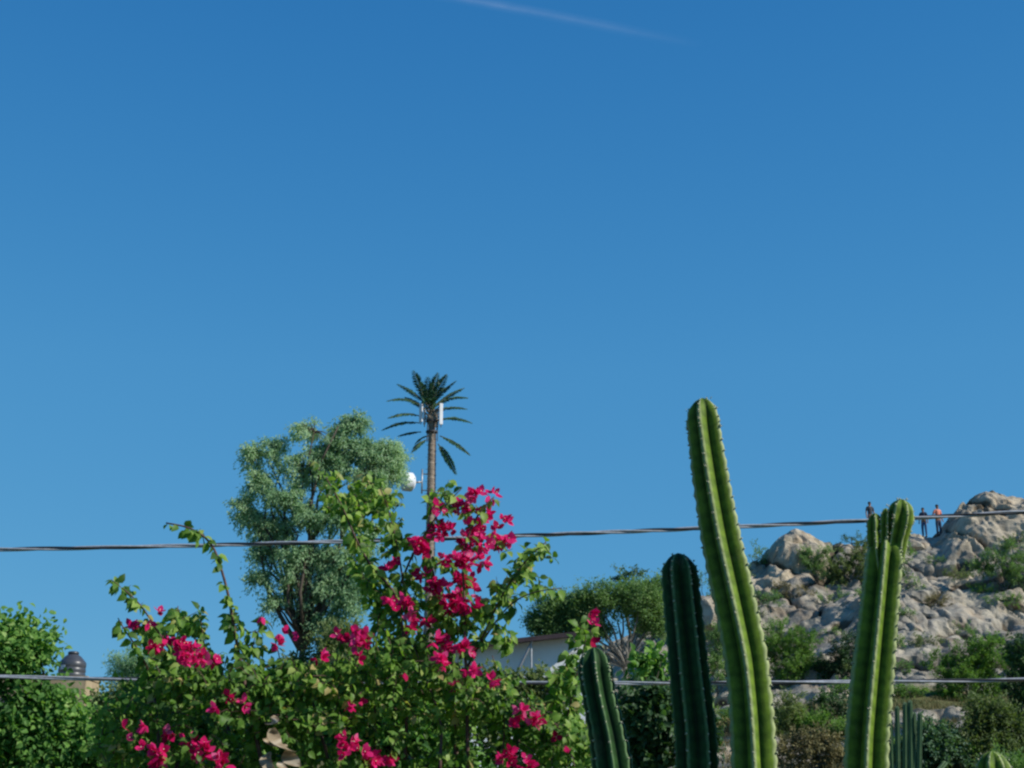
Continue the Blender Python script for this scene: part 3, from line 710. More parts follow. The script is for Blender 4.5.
def bougainvillea(label, xr, base_px, canes, clusters, ntw, extra_zones, nd):
    base = np.array([P(base_px, 780, 6.4)[0], 6.4, 0.0])
    root = empty('bougainvillea', base, label, 'shrub')
    cn = MB(); pos = []; ax = []; szs = []; rd = []
    for (pts, y0, y1, r, dens) in canes:
        q = px_path(pts, y0, y1)
        cn.tube(q, np.linspace(r, r * .35, len(q)), 6)
        L = np.linalg.norm(q[-1] - q[0])
        k = int(len(q) * dens)
        for j in range(k):
            t = rng.random() ** .75 * (len(q) - 1); i = int(t); i = min(i, len(q) - 2)
            p = q[i] + (q[i + 1] - q[i]) * (t - i)
            d = rng.normal(size=3); d[2] = -abs(d[2]) * .5 - .55; d /= np.linalg.norm(d)
            pos.append(p + d * .008); ax.append(d); szs.append(rng.uniform(.030, .060)); rd.append(rng.random())
    # two or three woody stems from the ground
    for k in range(4):
        tx = rng.uniform(*xr)
        top = P(tx, np.interp(tx, prof_x, prof_y) + 50, rng.uniform(6.1, 6.8))
        g = base + np.array([rng.uniform(-.25, .25), rng.uniform(-.2, .2), -.03])
        cn.tube(curve(g, top, 9, 0, .02), np.linspace(.022, .006, 9), 6)
    # twigs filling the mass
    for k in range(ntw):
        x = rng.uniform(*xr); top = np.interp(x, prof_x, prof_y)
        if rng.random() < .42: y = top + 26 + abs(rng.normal()) * 22
        else: y = rng.uniform(top + 30, 880)
        Y = rng.uniform(5.9, 6.9) if y < 768 else rng.uniform(5.8, 6.9)
        s = P(x, y, Y)
        d = np.array([rng.normal() * .5, rng.normal() * .6 - .2, rng.uniform(-.1, 1.0)]); d /= np.linalg.norm(d)
        L = rng.uniform(.06, .16)
        e = s + d * L; e[2] -= .25 * L * rng.random()
        if vnoise(np.array([s * 3.2]), 3)[0] < -.42: continue
        cn.tube(curve(s, e, 4, .1, .03), np.linspace(.0022, .0008, 4), 4, cap=False)
        nl = rng.integers(8, 13)
        tone = np.clip(.45 + .38 * vnoise(np.array([s * 5]), 13)[0], 0, 1)
        for j in range(nl):
            p = s + (e - s) * (j + rng.random()) / nl
            dd = rng.normal(size=3); dd[2] -= .7; dd[1] -= .25; dd /= np.linalg.norm(dd)
            pos.append(p + dd * .006); ax.append(dd); szs.append(rng.uniform(.023, .047)); rd.append(np.clip(tone + rng.normal() * .22, 0, 1))
    for (zx, zy, zrx, zry, cnt) in extra_zones:
        for k in range(cnt):
            a_ = rng.uniform(0, 6.283); rr_ = math.sqrt(rng.random())
            s = P(zx + math.cos(a_) * rr_ * zrx, zy + math.sin(a_) * rr_ * zry, rng.uniform(6.05, 6.6))
            d = rsph(1)[0]; d[2] = abs(d[2]); L = rng.uniform(.03, .07); e = s + d * L
            cn.tube(curve(s, e, 3), [.002, .0015, .0008], 4, cap=False)
            for j in range(rng.integers(5, 9)):
                dd = rng.normal(size=3); dd[2] -= .8; dd /= np.linalg.norm(dd)
                pos.append(s + (e - s) * rng.random() + dd * .006); ax.append(dd); szs.append(rng.uniform(.028, .054)); rd.append(rng.random() ** .8)
    pos = np.array(pos); ax = np.array(ax); szs = np.array(szs)
    nr = rsph(len(pos)) * .55 + np.array([.6, -.6, .55])
    cn.build('stems', M['cane'], root, True, loc=base)
    leaves_obj('foliage', pos, ax, nr, szs, OVATE, M['boug'], root, base, np.array(rd), smooth=True)
    for (cx, cy, cr) in clusters:
        Y = rng.uniform(5.75, 5.95) if np.interp(cx, prof_x, prof_y) < cy else rng.uniform(5.9, 6.2)
        c = P(cx, cy, Y); rm = cr * Y / F_PX
        nf = max(1, int(round((cr / 3.9) ** 2 * 1.65)))
        fp = c + rsph(nf) * (rng.random(nf) ** .5 * rm * .85)[:, None] * np.array([1, .8, .9]) if nf > 1 else np.array([c])
        fa = unit((fp - c) / max(rm, .01) + rng.normal(size=fp.shape) * .5 + np.array([.1, -.5, -.05]))
        pp, aa, nn_, ss = [], [], [], []
        for i in range(len(fp)):
            s0 = rng.uniform(.026, .038); a0 = fa[i]
            u = np.cross(a0, [0.3, .2, 1]); u /= np.linalg.norm(u); v = np.cross(a0, u); ph = rng.uniform(0, 6)
            for b_ in range(3):
                t_ = ph + b_ * 2.094
                o_ = u * math.cos(t_) + v * math.sin(t_)
                pp.append(fp[i]); aa.append(o_ * 1.0 + a0 * rng.uniform(.1, .9)); nn_.append(a0 - o_ * .3); ss.append(s0)
        pp = np.array(pp)
        loc = c
        fl = leaves_obj('flower_cluster', pp, np.array(aa), np.array(nn_), np.array(ss), BRACT, M['bract'], root, base, np.repeat(np.clip(rng.normal(.5, .25, len(fp)), 0, 1), 3), smooth=True)
        st = MB()
        for i in range(len(fp)):
            if rng.random() < .5:
                st.tube([fp[i], fp[i] + fa[i] * .016], [.0012, .002], 5)
        for i in range(min(len(fp), 3)):
            st2 = fp[i] - fa[i] * .01
        if st.n: st.build('floret', M['cream'], fl, loc=base)
    return root

cl_left = [(133, 627, 8), (158, 614, 4), (157, 646, 8), (149, 623, 3), (169, 642, 6), (181, 644, 8), (190, 655, 12), (203, 661, 7), (215, 661, 6), (231, 699, 7), (244, 705, 6), (217, 707, 4), (122, 726, 3), (148, 728, 4), (164, 734, 6), (142, 749, 4), (158, 753, 9), (160, 763, 7), (190, 740, 7), (201, 751, 11), (220, 763, 9), (127, 739, 3), (277, 643, 5), (300, 638, 4), (284, 631, 3), (262, 617, 2), (280, 636, 3)]
cl_main = [(475, 495, 9), (494, 495, 7), (437, 509, 6), (461, 506, 9), (483, 515, 9), (504, 519, 6), (442, 530, 13), (420, 546, 13), (475, 528, 13), (502, 537, 14), (467, 542, 10), (485, 545, 8), (445, 558, 7), (461, 561, 12), (483, 561, 8), (422, 573, 7), (464, 586, 15), (437, 588, 13), (456, 602, 15), (472, 607, 7), (390, 569, 5), (398, 562, 4), (390, 598, 6), (408, 603, 8), (412, 618, 7), (427, 620, 5), (408, 628, 5), (393, 610, 3),
           (360, 639, 14), (348, 635, 9), (338, 636, 4), (320, 658, 6), (359, 658, 4), (447, 643, 10), (464, 651, 9), (435, 640, 5), (442, 661, 8), (471, 669, 5), (405, 673, 3), (349, 705, 4), (362, 701, 3), (348, 741, 10), (363, 749, 6), (344, 757, 4), (374, 761, 11), (389, 763, 6), (456, 687, 5), (474, 671, 4), (493, 679, 6), (521, 710, 7), (536, 719, 8), (512, 723, 4), (508, 757, 9), (525, 763, 8), (588, 612, 5), (593, 625, 4), (591, 641, 4), (556, 737, 2), (568, 753, 2)]
bougainvillea('bougainvillea at left with one tall bare arching cane and small magenta sprays', (100, 300), 210, [
    ([(270, 800), (246, 690), (238, 650), (231, 610), (228, 592), (221, 568), (215, 548), (207, 538), (195, 529), (180, 525), (166, 523)], 6.1, 6.0, .011, 2.3),
    ([(200, 720), (178, 660), (155, 628), (146, 612), (135, 598), (122, 588)], 6.2, 6.0, .007, 2.4),
    ([(190, 700), (182, 660), (176, 628), (178, 606)], 6.3, 6.2, .006, 3.5),
    ([(215, 700), (205, 650), (200, 615)], 6.3, 6.2, .006, 3.5),
    ([(160, 700), (140, 650), (125, 632), (118, 618)], 6.2, 6.0, .006, 3.),
    ([(290, 720), (282, 670), (276, 640), (262, 616)], 6.3, 6.2, .004, 2.0),
    ([(236, 700), (250, 660), (256, 632)], 6.2, 6.2, .005, 3.0)],
    cl_left, 900, [(185, 625, 16, 12, 18), (228, 622, 7, 8, 5), (250, 640, 10, 12, 8), (150, 635, 14, 14, 16), (183, 660, 25, 14, 20), (122, 590, 9, 4, 3), (195, 534, 10, 4, 3), (135, 603, 6, 6, 2)], 0)
bougainvillea('large bougainvillea in the middle covered in magenta flower clusters', (270, 600), 430, [
    ([(405, 760), (408, 690), (404, 640), (398, 595), (372, 568), (356, 540), (342, 505), (326, 478)], 6.2, 6.0, .009, 2.4),
    ([(408, 660), (404, 590), (400, 560), (392, 522), (385, 498), (380, 488)], 6.2, 6.05, .007, 2.6),
    ([(398, 590), (412, 555), (430, 525), (448, 502), (462, 488)], 6.2, 6.0, .006, 2.0),
    ([(468, 780), (467, 700), (465, 640), (464, 590), (462, 560), (470, 530), (480, 510), (494, 497)], 6.1, 6.0, .010, 2.2),
    ([(455, 770), (455, 690), (448, 640), (440, 600), (430, 560), (428, 530), (432, 500), (440, 489)], 6.3, 6.1, .008, 2.6),
    ([(466, 670), (486, 630), (500, 598), (515, 575), (530, 555), (546, 542)], 6.1, 5.9, .006, 3.0),
    ([(470, 660), (490, 630), (508, 605), (530, 592), (562, 588)], 6.1, 5.9, .005, 2.0),
    ([(440, 770), (442, 720), (430, 690), (412, 640)], 6.0, 6.1, .008, 1.5),
    ([(375, 780), (375, 700), (372, 650), (380, 610), (392, 570)], 6.3, 6.2, .007, 2.6),
    ([(350, 780), (345, 700), (335, 660), (345, 630)], 6.2, 6.2, .006, 2.0),
    ([(556, 800), (565, 730), (575, 680), (584, 650), (588, 615)], 6.3, 6.2, .006, 2.6),
    ([(540, 800), (548, 730), (556, 690), (570, 655)], 6.4, 6.3, .006, 3.0),
    ([(500, 800), (505, 720), (500, 680), (492, 655)], 6.2, 6.1, .006, 2.4)],
    cl_main, 1300, [(335, 495, 12, 16, 14), (355, 508, 16, 22, 34), (372, 500, 14, 18, 26), (388, 515, 12, 22, 20), (395, 545, 14, 12, 10), (360, 545, 12, 12, 10), (365, 575, 16, 12, 14), (375, 595, 16, 14, 16), (442, 500, 10, 10, 10), (395, 620, 20, 16, 22), (425, 610, 22, 16, 20), (458, 625, 22, 14, 18), (440, 575, 25, 14, 10),
                    (485, 608, 10, 12, 12), (500, 600, 10, 16, 14), (520, 575, 14, 12, 12), (540, 552, 10, 8, 6), (502, 640, 12, 12, 10), (545, 588, 14, 5, 4), (326, 478, 9, 6, 4), (470, 620, 26, 14, 12), (580, 660, 12, 16, 14), (562, 680, 12, 14, 14), (590, 640, 8, 10, 5), (575, 700, 12, 14, 8), (412, 590, 14, 20, 10), (465, 510, 12, 10, 5), (490, 550, 14, 14, 5)], 0)

# withered leaves
def withered():
    base = P(272, 752, 5.78); root = empty('withered_leaf_clump', base, 'clump of curled tan withered leaves hanging low in the bougainvillea', 'dead leaves')
    for k, (px, py, L, a) in enumerate([(272, 728, .11, -.2), (264, 738, .09, .5), (270, 752, .12, -.7), (281, 762, .11, .2), (262, 768, .10, .9), (287, 748, .08, -.4), (276, 772, .12, 0), (266, 722, .06, 1.2)]):
        c = P(px, py, 5.78 + .04 * (k % 3)) - base
        n = 9; V = []; Fq = []
        for i in range(n):
            t = i / (n - 1); wd = .03 * math.sin(math.pi * min(1, .1 + t * .85)) + .002
            x = math.sin(a + t * 1.3) * L * t; z = -math.cos(a + t * .8) * L * t; y = .02 * math.sin(t * 6 + k)
            tw = t * 2.5 + k
            s = np.array([math.cos(tw), math.sin(tw), .3]) * wd
            V += [c + np.array([x, y, z]) - s, c + np.array([x, y + .012, z]), c + np.array([x, y, z]) + s]
        for i in range(n - 1):
            Fq += [[i * 3, i * 3 + 1, i * 3 + 4, i * 3 + 3], [i * 3 + 1, i * 3 + 2, i * 3 + 5, i * 3 + 4]]
        mesh_np('withered_leaf', V, Fq, M['dry'], root, attr={'rnd': rng.random(len(V))}, smooth=True)
withered()

# ------------------------------------------------------------------ cacti
def cactus_mat(name, c_dark, c_mid, c_edge, edge_pow=(.74, .93)):
    m, t, b = new_mat(name)
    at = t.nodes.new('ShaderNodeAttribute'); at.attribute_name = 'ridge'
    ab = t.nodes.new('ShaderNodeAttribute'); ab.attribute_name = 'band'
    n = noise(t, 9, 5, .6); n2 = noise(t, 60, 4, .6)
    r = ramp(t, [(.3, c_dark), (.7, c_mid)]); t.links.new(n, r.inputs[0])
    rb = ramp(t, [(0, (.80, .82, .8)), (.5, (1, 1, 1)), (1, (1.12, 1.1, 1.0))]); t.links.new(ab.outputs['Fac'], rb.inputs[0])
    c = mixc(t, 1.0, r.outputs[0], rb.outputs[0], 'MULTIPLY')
    rv = ramp(t, [(.0, (.28, .36, .4)), (.65, (1, 1, 1))]); t.links.new(at.outputs['Fac'], rv.inputs[0])  # groove shade painted into the skin: colour darkens towards the valleys
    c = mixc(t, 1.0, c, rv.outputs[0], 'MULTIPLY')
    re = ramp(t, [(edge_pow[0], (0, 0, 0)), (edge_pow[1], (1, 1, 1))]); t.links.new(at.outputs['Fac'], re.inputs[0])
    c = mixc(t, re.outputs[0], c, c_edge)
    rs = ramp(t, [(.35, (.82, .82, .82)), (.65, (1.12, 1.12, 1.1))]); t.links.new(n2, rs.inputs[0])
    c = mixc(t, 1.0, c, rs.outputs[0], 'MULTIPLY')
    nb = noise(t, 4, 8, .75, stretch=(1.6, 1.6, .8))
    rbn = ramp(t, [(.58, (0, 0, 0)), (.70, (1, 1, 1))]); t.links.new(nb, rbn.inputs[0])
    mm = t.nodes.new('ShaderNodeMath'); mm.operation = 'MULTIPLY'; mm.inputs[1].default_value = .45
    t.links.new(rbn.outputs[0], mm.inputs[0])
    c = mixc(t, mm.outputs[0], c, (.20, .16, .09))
    t.links.new(c, b.inputs['Base Color']); b.inputs['Roughness'].default_value = .6
    b.inputs['Specular IOR Level'].default_value = .12
    b.inputs['Subsurface Weight'].default_value = 0.0
    bump(t, b, n2, .25, .003)
    return m
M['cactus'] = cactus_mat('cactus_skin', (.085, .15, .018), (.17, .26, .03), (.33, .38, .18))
M['cactus_dark'] = cactus_mat('cactus_skin_shaded', (.012, .04, .012), (.026, .075, .02), (.12, .21, .09), (.76, .95))  # darkened copy of the cactus skin, with shade put into its base colour
M['areole'] = plain('areole_felt', (.34, .36, .22), (.48, .50, .34), 60, rough=.95, bmp=0)
M['spine'] = plain('grey_spine', (.45, .42, .34), (.6, .56, .46), 60, rough=.7, bmp=0)

def column(path, R0, nr, phase, parent, base, mat, depth=.42, spacing=.052, tipL=1.25, rprof=None, name='stem', twist=0.0):
    """ribbed column along a path (tip last)"""
    path = np.asarray(path)
    d = np.r_[0, np.cumsum(np.linalg.norm(np.diff(path, axis=0), axis=1))]
    L = d[-1]; Lt = R0 * tipL
    s = np.concatenate([np.arange(0, L - Lt, .009), L - Lt * (1 - np.sin(np.linspace(0, math.pi / 2, 16)))])
    C = np.stack([np.interp(s, d, path[:, k]) for k in range(3)], 1)
    for _ in range(12):
        C[1:-1] = (C[:-2] + 2 * C[1:-1] + C[2:]) / 4
    T = unit(np.gradient(C, axis=0))
    seg = 12; nt_ = nr * seg
    th = np.arange(nt_) * 2 * math.pi / nt_
    frac = (th * nr / (2 * math.pi)) % 1.0
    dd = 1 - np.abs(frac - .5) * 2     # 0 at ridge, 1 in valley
    # lofted ring
    N = np.cross(T[0], [0, 1, 0]); N = -N / np.linalg.norm(N)
    V = []; ridge = []; band = []
    seedo = rng.uniform(0, 100)
    vary = vnoise(np.stack([s * 2.2 + seedo, s * 0, s * 0], 1), 8) * .05 + vnoise(np.stack([s * 9 + seedo, s * 0, s * 0], 1), 9) * .02
    Rs = []; Ns = []; Bs = []
    for i in range(len(s)):
        N = N - T[i] * N.dot(T[i]); N /= np.linalg.norm(N)
        B = np.cross(T[i], N); Ns.append(N.copy()); Bs.append(B)
        u = (L - s[i]) / Lt
        env = math.sqrt(max(0, 1 - (1 - min(u, 1)) ** 2)) if u < 1 else 1.0
        rp = np.interp(s[i] / L, *rprof) if rprof else 1.0
        rad = R0 * rp * (1 + vary[i]) * max(env, .03)
        Rs.append(rad)
        dep = depth * (.55 + .45 * min(u, 1))
        bandv = math.cos(2 * math.pi * s[i] / spacing)
        sharp = dd ** 1.05
        prof = 1 - dep * (1 - (1 - sharp) ** 1.0) ** .92
        ph = th + phase + twist * (s[i] - L)
        wob = 1 + .035 * (bandv) * (1 - dd) ** 3 - .012 * bandv * dd
        rr = rad * prof * wob
        V.append(C[i] + (rr * np.cos(ph))[:, None] * N + (rr * np.sin(ph))[:, None] * B)
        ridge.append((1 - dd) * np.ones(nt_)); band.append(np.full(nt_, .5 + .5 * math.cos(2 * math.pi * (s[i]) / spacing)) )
    V = np.concatenate(V); n = len(s)
    V = np.concatenate([V, [C[-1] + T[-1] * .001]])
    I = np.arange(n * nt_).reshape(n, nt_); J = np.roll(I, -1, axis=1)
    Fq = np.stack([I[:-1], J[:-1], J[1:], I[1:]], -1).reshape(-1, 4)
    ridge = np.r_[np.concatenate(ridge), 1]; band = np.r_[np.concatenate(band), .5]
    capf = np.stack([I[-1], J[-1], np.full(nt_, n * nt_), np.full(nt_, n * nt_)], 1)
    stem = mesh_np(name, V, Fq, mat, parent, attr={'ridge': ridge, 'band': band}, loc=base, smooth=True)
    # areoles and spines
    mb_v, mb_f = ICO1; av = []; af = []; k = 0; sp = MB()
    s_ar = np.arange(L - Lt * .15, .9, -spacing)
    top = L - Lt * .98
    s_ar = np.concatenate([np.arange(L - .004, max(L - .12, 0), -.018), np.arange(L - .12, .9 if L > 1.4 else 0.0, -spacing)])
    for sa in s_ar:
        i = int(np.argmin(np.abs(s - sa)))
        for j in range(nr):
            ph = phase + j * 2 * math.pi / nr + twist * (sa - L)
            dirn = math.cos(ph) * Ns[i] + math.sin(ph) * Bs[i]
            if rng.random() < .06: continue
            p = C[i] + dirn * Rs[i] * 1.01 + T[i] * rng.normal() * .006
            sz = rng.uniform(.002, .0042)
            av.append(mb_v * np.array([sz, sz, sz * 1.25]) + p); af.append(mb_f + k); k += len(mb_v)
            out = unit(np.array([dirn + T[i] * max(0, 1 - (L - sa) / .1)]))[0]
            for q in range(rng.integers(1, 5)):
                dr = out + rng.normal(size=3) * .7; dr /= np.linalg.norm(dr)
                ln = rng.uniform(.005, .012)
                sp.tube([p, p + dr * ln], [.0008, .0002], 3, cap=False)
    ar = mesh_np('areoles', np.concatenate(av), np.concatenate(af), M['areole'], stem, loc=base, smooth=True)
    ar['kind'] = 'stuff'
    so_ = sp.build('spines', M['spine'], stem, loc=base); so_['kind'] = 'stuff'
    return stem

def cactus_path(pts, Y, gx=None):
    q = px_path(pts, Y, Y, n=40)[::-1]        # bottom to top
    g = np.array([q[0][0] + (gx or 0), Y, -.03])
    return np.concatenate([[g, g + (q[0] - g) * .35, g + (q[0] - g) * .7], q])
def mk_cactus(label, pts, Y, R0, nr, phase, mat, gx=0, **k):
    q = cactus_path(pts, Y, gx)
    root = empty('columnar_cactus', (q[0][0], Y, 0), label, 'cactus', 'tall ribbed columnar cacti in the foreground')
    column(q, R0, nr, phase, root, q[0] * [1, 1, 0], M[mat], **k)
    return root
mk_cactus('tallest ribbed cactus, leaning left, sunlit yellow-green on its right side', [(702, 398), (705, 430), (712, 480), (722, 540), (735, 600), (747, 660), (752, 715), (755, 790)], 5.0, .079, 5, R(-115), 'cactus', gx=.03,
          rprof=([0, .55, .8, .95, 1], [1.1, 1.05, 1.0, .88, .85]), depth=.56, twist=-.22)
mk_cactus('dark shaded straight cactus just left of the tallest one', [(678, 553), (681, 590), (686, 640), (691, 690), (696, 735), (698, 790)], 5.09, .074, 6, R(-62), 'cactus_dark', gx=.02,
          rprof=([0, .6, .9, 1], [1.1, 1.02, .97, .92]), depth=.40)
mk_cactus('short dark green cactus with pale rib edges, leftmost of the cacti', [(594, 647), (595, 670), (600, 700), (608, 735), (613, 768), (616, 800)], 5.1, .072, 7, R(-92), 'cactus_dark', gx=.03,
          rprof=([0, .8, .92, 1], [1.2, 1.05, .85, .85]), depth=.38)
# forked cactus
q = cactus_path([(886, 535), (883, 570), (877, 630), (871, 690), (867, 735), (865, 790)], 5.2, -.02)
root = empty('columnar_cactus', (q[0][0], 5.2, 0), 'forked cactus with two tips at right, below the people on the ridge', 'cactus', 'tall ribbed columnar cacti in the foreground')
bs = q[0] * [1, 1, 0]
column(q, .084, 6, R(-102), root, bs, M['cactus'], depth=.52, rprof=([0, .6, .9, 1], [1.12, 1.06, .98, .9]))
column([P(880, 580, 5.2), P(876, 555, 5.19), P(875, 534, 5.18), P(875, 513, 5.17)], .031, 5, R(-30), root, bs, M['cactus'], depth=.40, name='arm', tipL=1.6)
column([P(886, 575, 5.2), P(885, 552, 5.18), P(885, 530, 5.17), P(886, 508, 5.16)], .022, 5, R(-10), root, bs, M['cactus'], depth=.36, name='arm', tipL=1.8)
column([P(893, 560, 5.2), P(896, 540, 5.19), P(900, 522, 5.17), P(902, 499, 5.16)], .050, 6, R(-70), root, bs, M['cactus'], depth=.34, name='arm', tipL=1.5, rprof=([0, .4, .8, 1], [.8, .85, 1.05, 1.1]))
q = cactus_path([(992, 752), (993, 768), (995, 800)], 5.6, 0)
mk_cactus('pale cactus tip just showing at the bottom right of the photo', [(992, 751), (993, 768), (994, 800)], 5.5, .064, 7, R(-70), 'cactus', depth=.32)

def far_cactus():
    Y = 27.0
    x0 = P(905, 768, Y)[0]; b = np.array([x0, Y, gz(x0, Y) - .05])
    root = empty('organ_pipe_cactus', b, 'clump of thin bluish cactus stems growing on the slope right of the forked cactus', 'cactus')
    for (x1, y1, x2) in [(890, 718, 892), (897, 706, 898), (905, 702, 905), (910, 700, 911), (914, 712, 913), (920, 712, 919), (886, 735, 889), (946, 762, 935)]:
        t = P(x1, y1, Y + rng.uniform(-.2, .2)); m_ = P(x2, 775, Y)
        pts = np.array([b + (m_ - b) * .35 * [1, 1, .2], m_, m_ + (t - m_) * .5, t])
        path = px = np.concatenate([np.linspace(pts[i], pts[i + 1], 6)[:-1] for i in range(3)] + [[t]])
        mb = MB(); r0 = .048; n = 16
        L = len(path)
        path2 = np.concatenate([path[:-1], [path[-1] + (path[-2] - path[-1]) * .3, path[-1] + (path[-2] - path[-1]) * .1, path[-1]]])
        rad = np.full(len(path2), r0); rad[-3] = r0 * .9; rad[-2] = r0 * .6; rad[-1] = r0 * .1
        mb.tube(path2, rad, 16)
        o = mb.build('stem', M['cactus_far'], root, False, loc=b)
        v = o.data.vertices
        # press ribs into the tube
        for i_ in range(len(path2)):
            c = path2[i_] - b
            for j in range(0, 16):
                if j % 2:
                    vv = v[i_ * 16 + j]; cc = Vector(c); vv.co = cc + (vv.co - cc) * .66
M['cactus_far'] = plain('far_cactus_skin', (.05, .11, .05), (.10, .17, .07), 6, rough=.6, bmp=.1)
far_cactus()

# ------------------------------------------------------------------ cables
def cable(label, ctrl, Y, rs, rh, mats, pitch):
    pts = np.array([P(x, y, Y) for x, y in ctrl])
    # quadratic fit of height along x, so the sag carries on beyond the picture
    co = np.polyfit(pts[:, 0], pts[:, 2], 2)
    x = np.arange(-16, 16, .035)
    mid = np.polyval(co, x)
    root = empty('overhead_cable', (0, Y, float(np.polyval(co, 0))), label, 'cable', 'twisted overhead cables')
    loc = np.array(root.location)
    for k, mt in enumerate(mats):
        wob = vnoise(np.stack([x * .6, x * 0 + Y, x * 0], 1), 4) * 1.2
        a = x * 2 * math.pi / pitch + k * 2 * math.pi / len(mats) + wob
        C = np.stack([x, Y + np.cos(a) * rh, mid + np.sin(a) * rh], 1)
        mb = MB(); mb.tube(C, rs, 7); mb.build('strand', M[mt], root, True, loc=loc)
cable('upper twisted grey and black cable crossing the whole photo above the bougainvillea', [(0, 549.5), (130, 547), (320, 542), (500, 537), (650, 530), (870, 521), (940, 516), (1024, 512)], 9.0, .0068, .0078, ['alu', 'cableblack', 'alu'], .95)
cable('lower thin grey cable crossing behind the cacti near the bottom', [(0, 677), (170, 679.5), (480, 683.5), (650, 683), (900, 681), (1024, 680)], 8.6, .0062, .0066, ['alu', 'alu', 'cableblack'], 1.6)

# ------------------------------------------------------------------ palm tower
def tower():
    Y = 100.0; s = Y / F_PX
    x0 = P(429, 600, Y)[0]; zb = gz(x0, Y)
    base = np.array([x0, Y, zb - .1])
    root = empty('palm_tower', base, 'tall mobile phone tower disguised as a palm, with dark fronds and white antennas', 'tower')
    ztop = P(429, 420, Y)[2]
    h = ztop - base[2]
    mb = MB()
    zz = np.arange(0, h, .12)
    rad = np.interp(zz, [0, h], [.38, .25]) + .022 * ((np.arange(len(zz)) % 3) == 0)
    mb.tube(np.stack([zz * 0, zz * 0, zz], 1), rad, 18)
    mb.build('trunk', M['palmbark'], root, False)
    top = np.array([0, 0, h])
    mb = MB()
    zz = np.arange(h - .3, h + 1.2, .08)
    mb.tube(np.stack([zz * 0, zz * 0, zz], 1), np.interp(zz, [h - .3, h, h + 1.2], [.3, .42, .12]), 14)
    for k in range(34):   # cut frond bases
        a = k * 2.4; z = h - .2 + k * .035
        d = np.array([math.cos(a), math.sin(a), .9]); d /= np.linalg.norm(d)
        p = np.array([math.cos(a) * .3, math.sin(a) * .3, z])
        mb.tube([p, p + d * .35], [.06, .03], 5)
    mb.build('crown_boss', M['palmbark'], root, False)
    L = lambda px, py, dy=0: P(px, py, Y + dy) - base
    fr = [((426, 405), (413, 371), -.3, .06), ((427, 402), (428, 377), -.7, .02), ((429, 402), (438, 373), .3, .03), ((430, 403), (447, 375), -.4, .04), ((432, 405), (456, 381), -.7, .06), ((433, 408), (464, 388), .9, .06),
          ((434, 408), (468, 398), -.6, .14), ((435, 412), (467, 409), .5, .10), ((437, 420), (472, 423), -.4, .10), ((440, 436), (470, 455), -.3, .07), ((438, 444), (456, 474), -.6, .07),
          ((424, 403), (397, 384), 1.2, .06), ((422, 406), (387, 401), -.5, .13), ((424, 410), (405, 397), 1.6, .05), ((420, 416), (388, 418), -.5, .10), ((420, 423), (382, 430), -.4, .10), ((421, 432), (398, 436), .9, .05), ((426, 440), (412, 452), -.8, .10), ((428, 436), (415, 444), 1.4, .1),
          ((429, 408), (433, 384), 1.6, .05), ((427, 404), (420, 382), 1.4, .05), ((430, 402), (450, 386), 1.8, .08), ((428, 412), (422, 398), -1.8, .15), ((430, 412), (437, 400), -1.9, .15)]
    for k, (a, b, dy, sag) in enumerate(fr):
        A = L(a[0], a[1], dy * .15); B = L(b[0], b[1], dy)
        q = curve(A, B, 12, sag)
        Lq = np.linalg.norm(B - A)
        horiz = abs(b[0] - a[0]) / (abs(b[1] - a[1]) + abs(b[0] - a[0]) + .01)
        tt = np.linspace(.10, 1, int(Lq * 24))
        ps = np.stack([np.interp(tt, np.linspace(0, 1, 12), q[:, i]) for i in range(3)], 1)
        tn = unit(np.gradient(ps, axis=0))
        pos = []; ax = []; sz = []
        for sd_ in (-1, 1):
            side = np.cross(tn, [0, -.6, .8]) if horiz > .45 else np.cross(tn, [0, -1, .1])
            side = unit(side) * sd_
            ln = (.34 if horiz > .45 else .42) * np.sin(np.clip(tt, .0, 1) * 2.6 + .38) + .05
            pos.append(ps); ax.append(side + tn * .9 + np.array([0, 0, -.22]) + rng.normal(size=ps.shape) * .1); sz.append(ln)
        pos = np.concatenate(pos); ax = np.concatenate(ax); sz = np.concatenate(sz)
        V, Fq = leaf_geo(pos, ax, rsph(len(pos)) * .4 + np.array([0, -.5, 1]), sz * rng.uniform(.85, 1.1, len(sz)), (NARROW[0] * np.array([1.6, 1, 1]), NARROW[1]))
        f = mesh_np('frond', V, Fq, M['frond'], root, attr={'rnd': np.repeat(rng.random(len(pos)), 4)})
        r_ = MB(); r_.tube(q, np.linspace(.045, .012, 12), 5); r_.build('rachis', M['frondstem'], f, True)
    # panel antennas
    for (px, py, dy, hh, ww, rz) in [(441, 414, -.5, 1.6, .26, .3), (437, 418, .1, 1.45, .22, .9), (421, 413, -.3, 1.35, .26, -.5), (424.5, 416, .5, 1.3, .22, -1.2), (433, 415, .9, 1.3, .24, 2.6)]:
        c = L(px, py, dy)
        m1 = MB(); m1.box(c, (ww, .13, hh), rz)
        a_ = m1.build('antenna', M['white'], root)
        bv = a_.modifiers.new('bevel', 'BEVEL'); bv.width = .03; bv.segments = 2
        m2 = MB(); m2.tube([c + np.array([0, .16, -hh * .6]), c + np.array([0, .16, hh * .5])], .035, 6)
        for zz_ in (-.4, .4):
            m2.tube([np.array([0, 0, c[2] + zz_]), c + np.array([0, .16, zz_])], .03, 5)
            m2.box(c + np.array([0, .1, zz_]), (.1, .12, .08))
        m2.build('bracket', M['blacksteel'], a_)
    m3 = MB()
    for z_ in (ztop - base[2] - .1, ztop - base[2] - .9):
        m3.lathe([(.36, z_ - .06), (.44, z_ - .06), (.44, z_ + .06), (.36, z_ + .06), (.36, z_ - .06)], n=20)
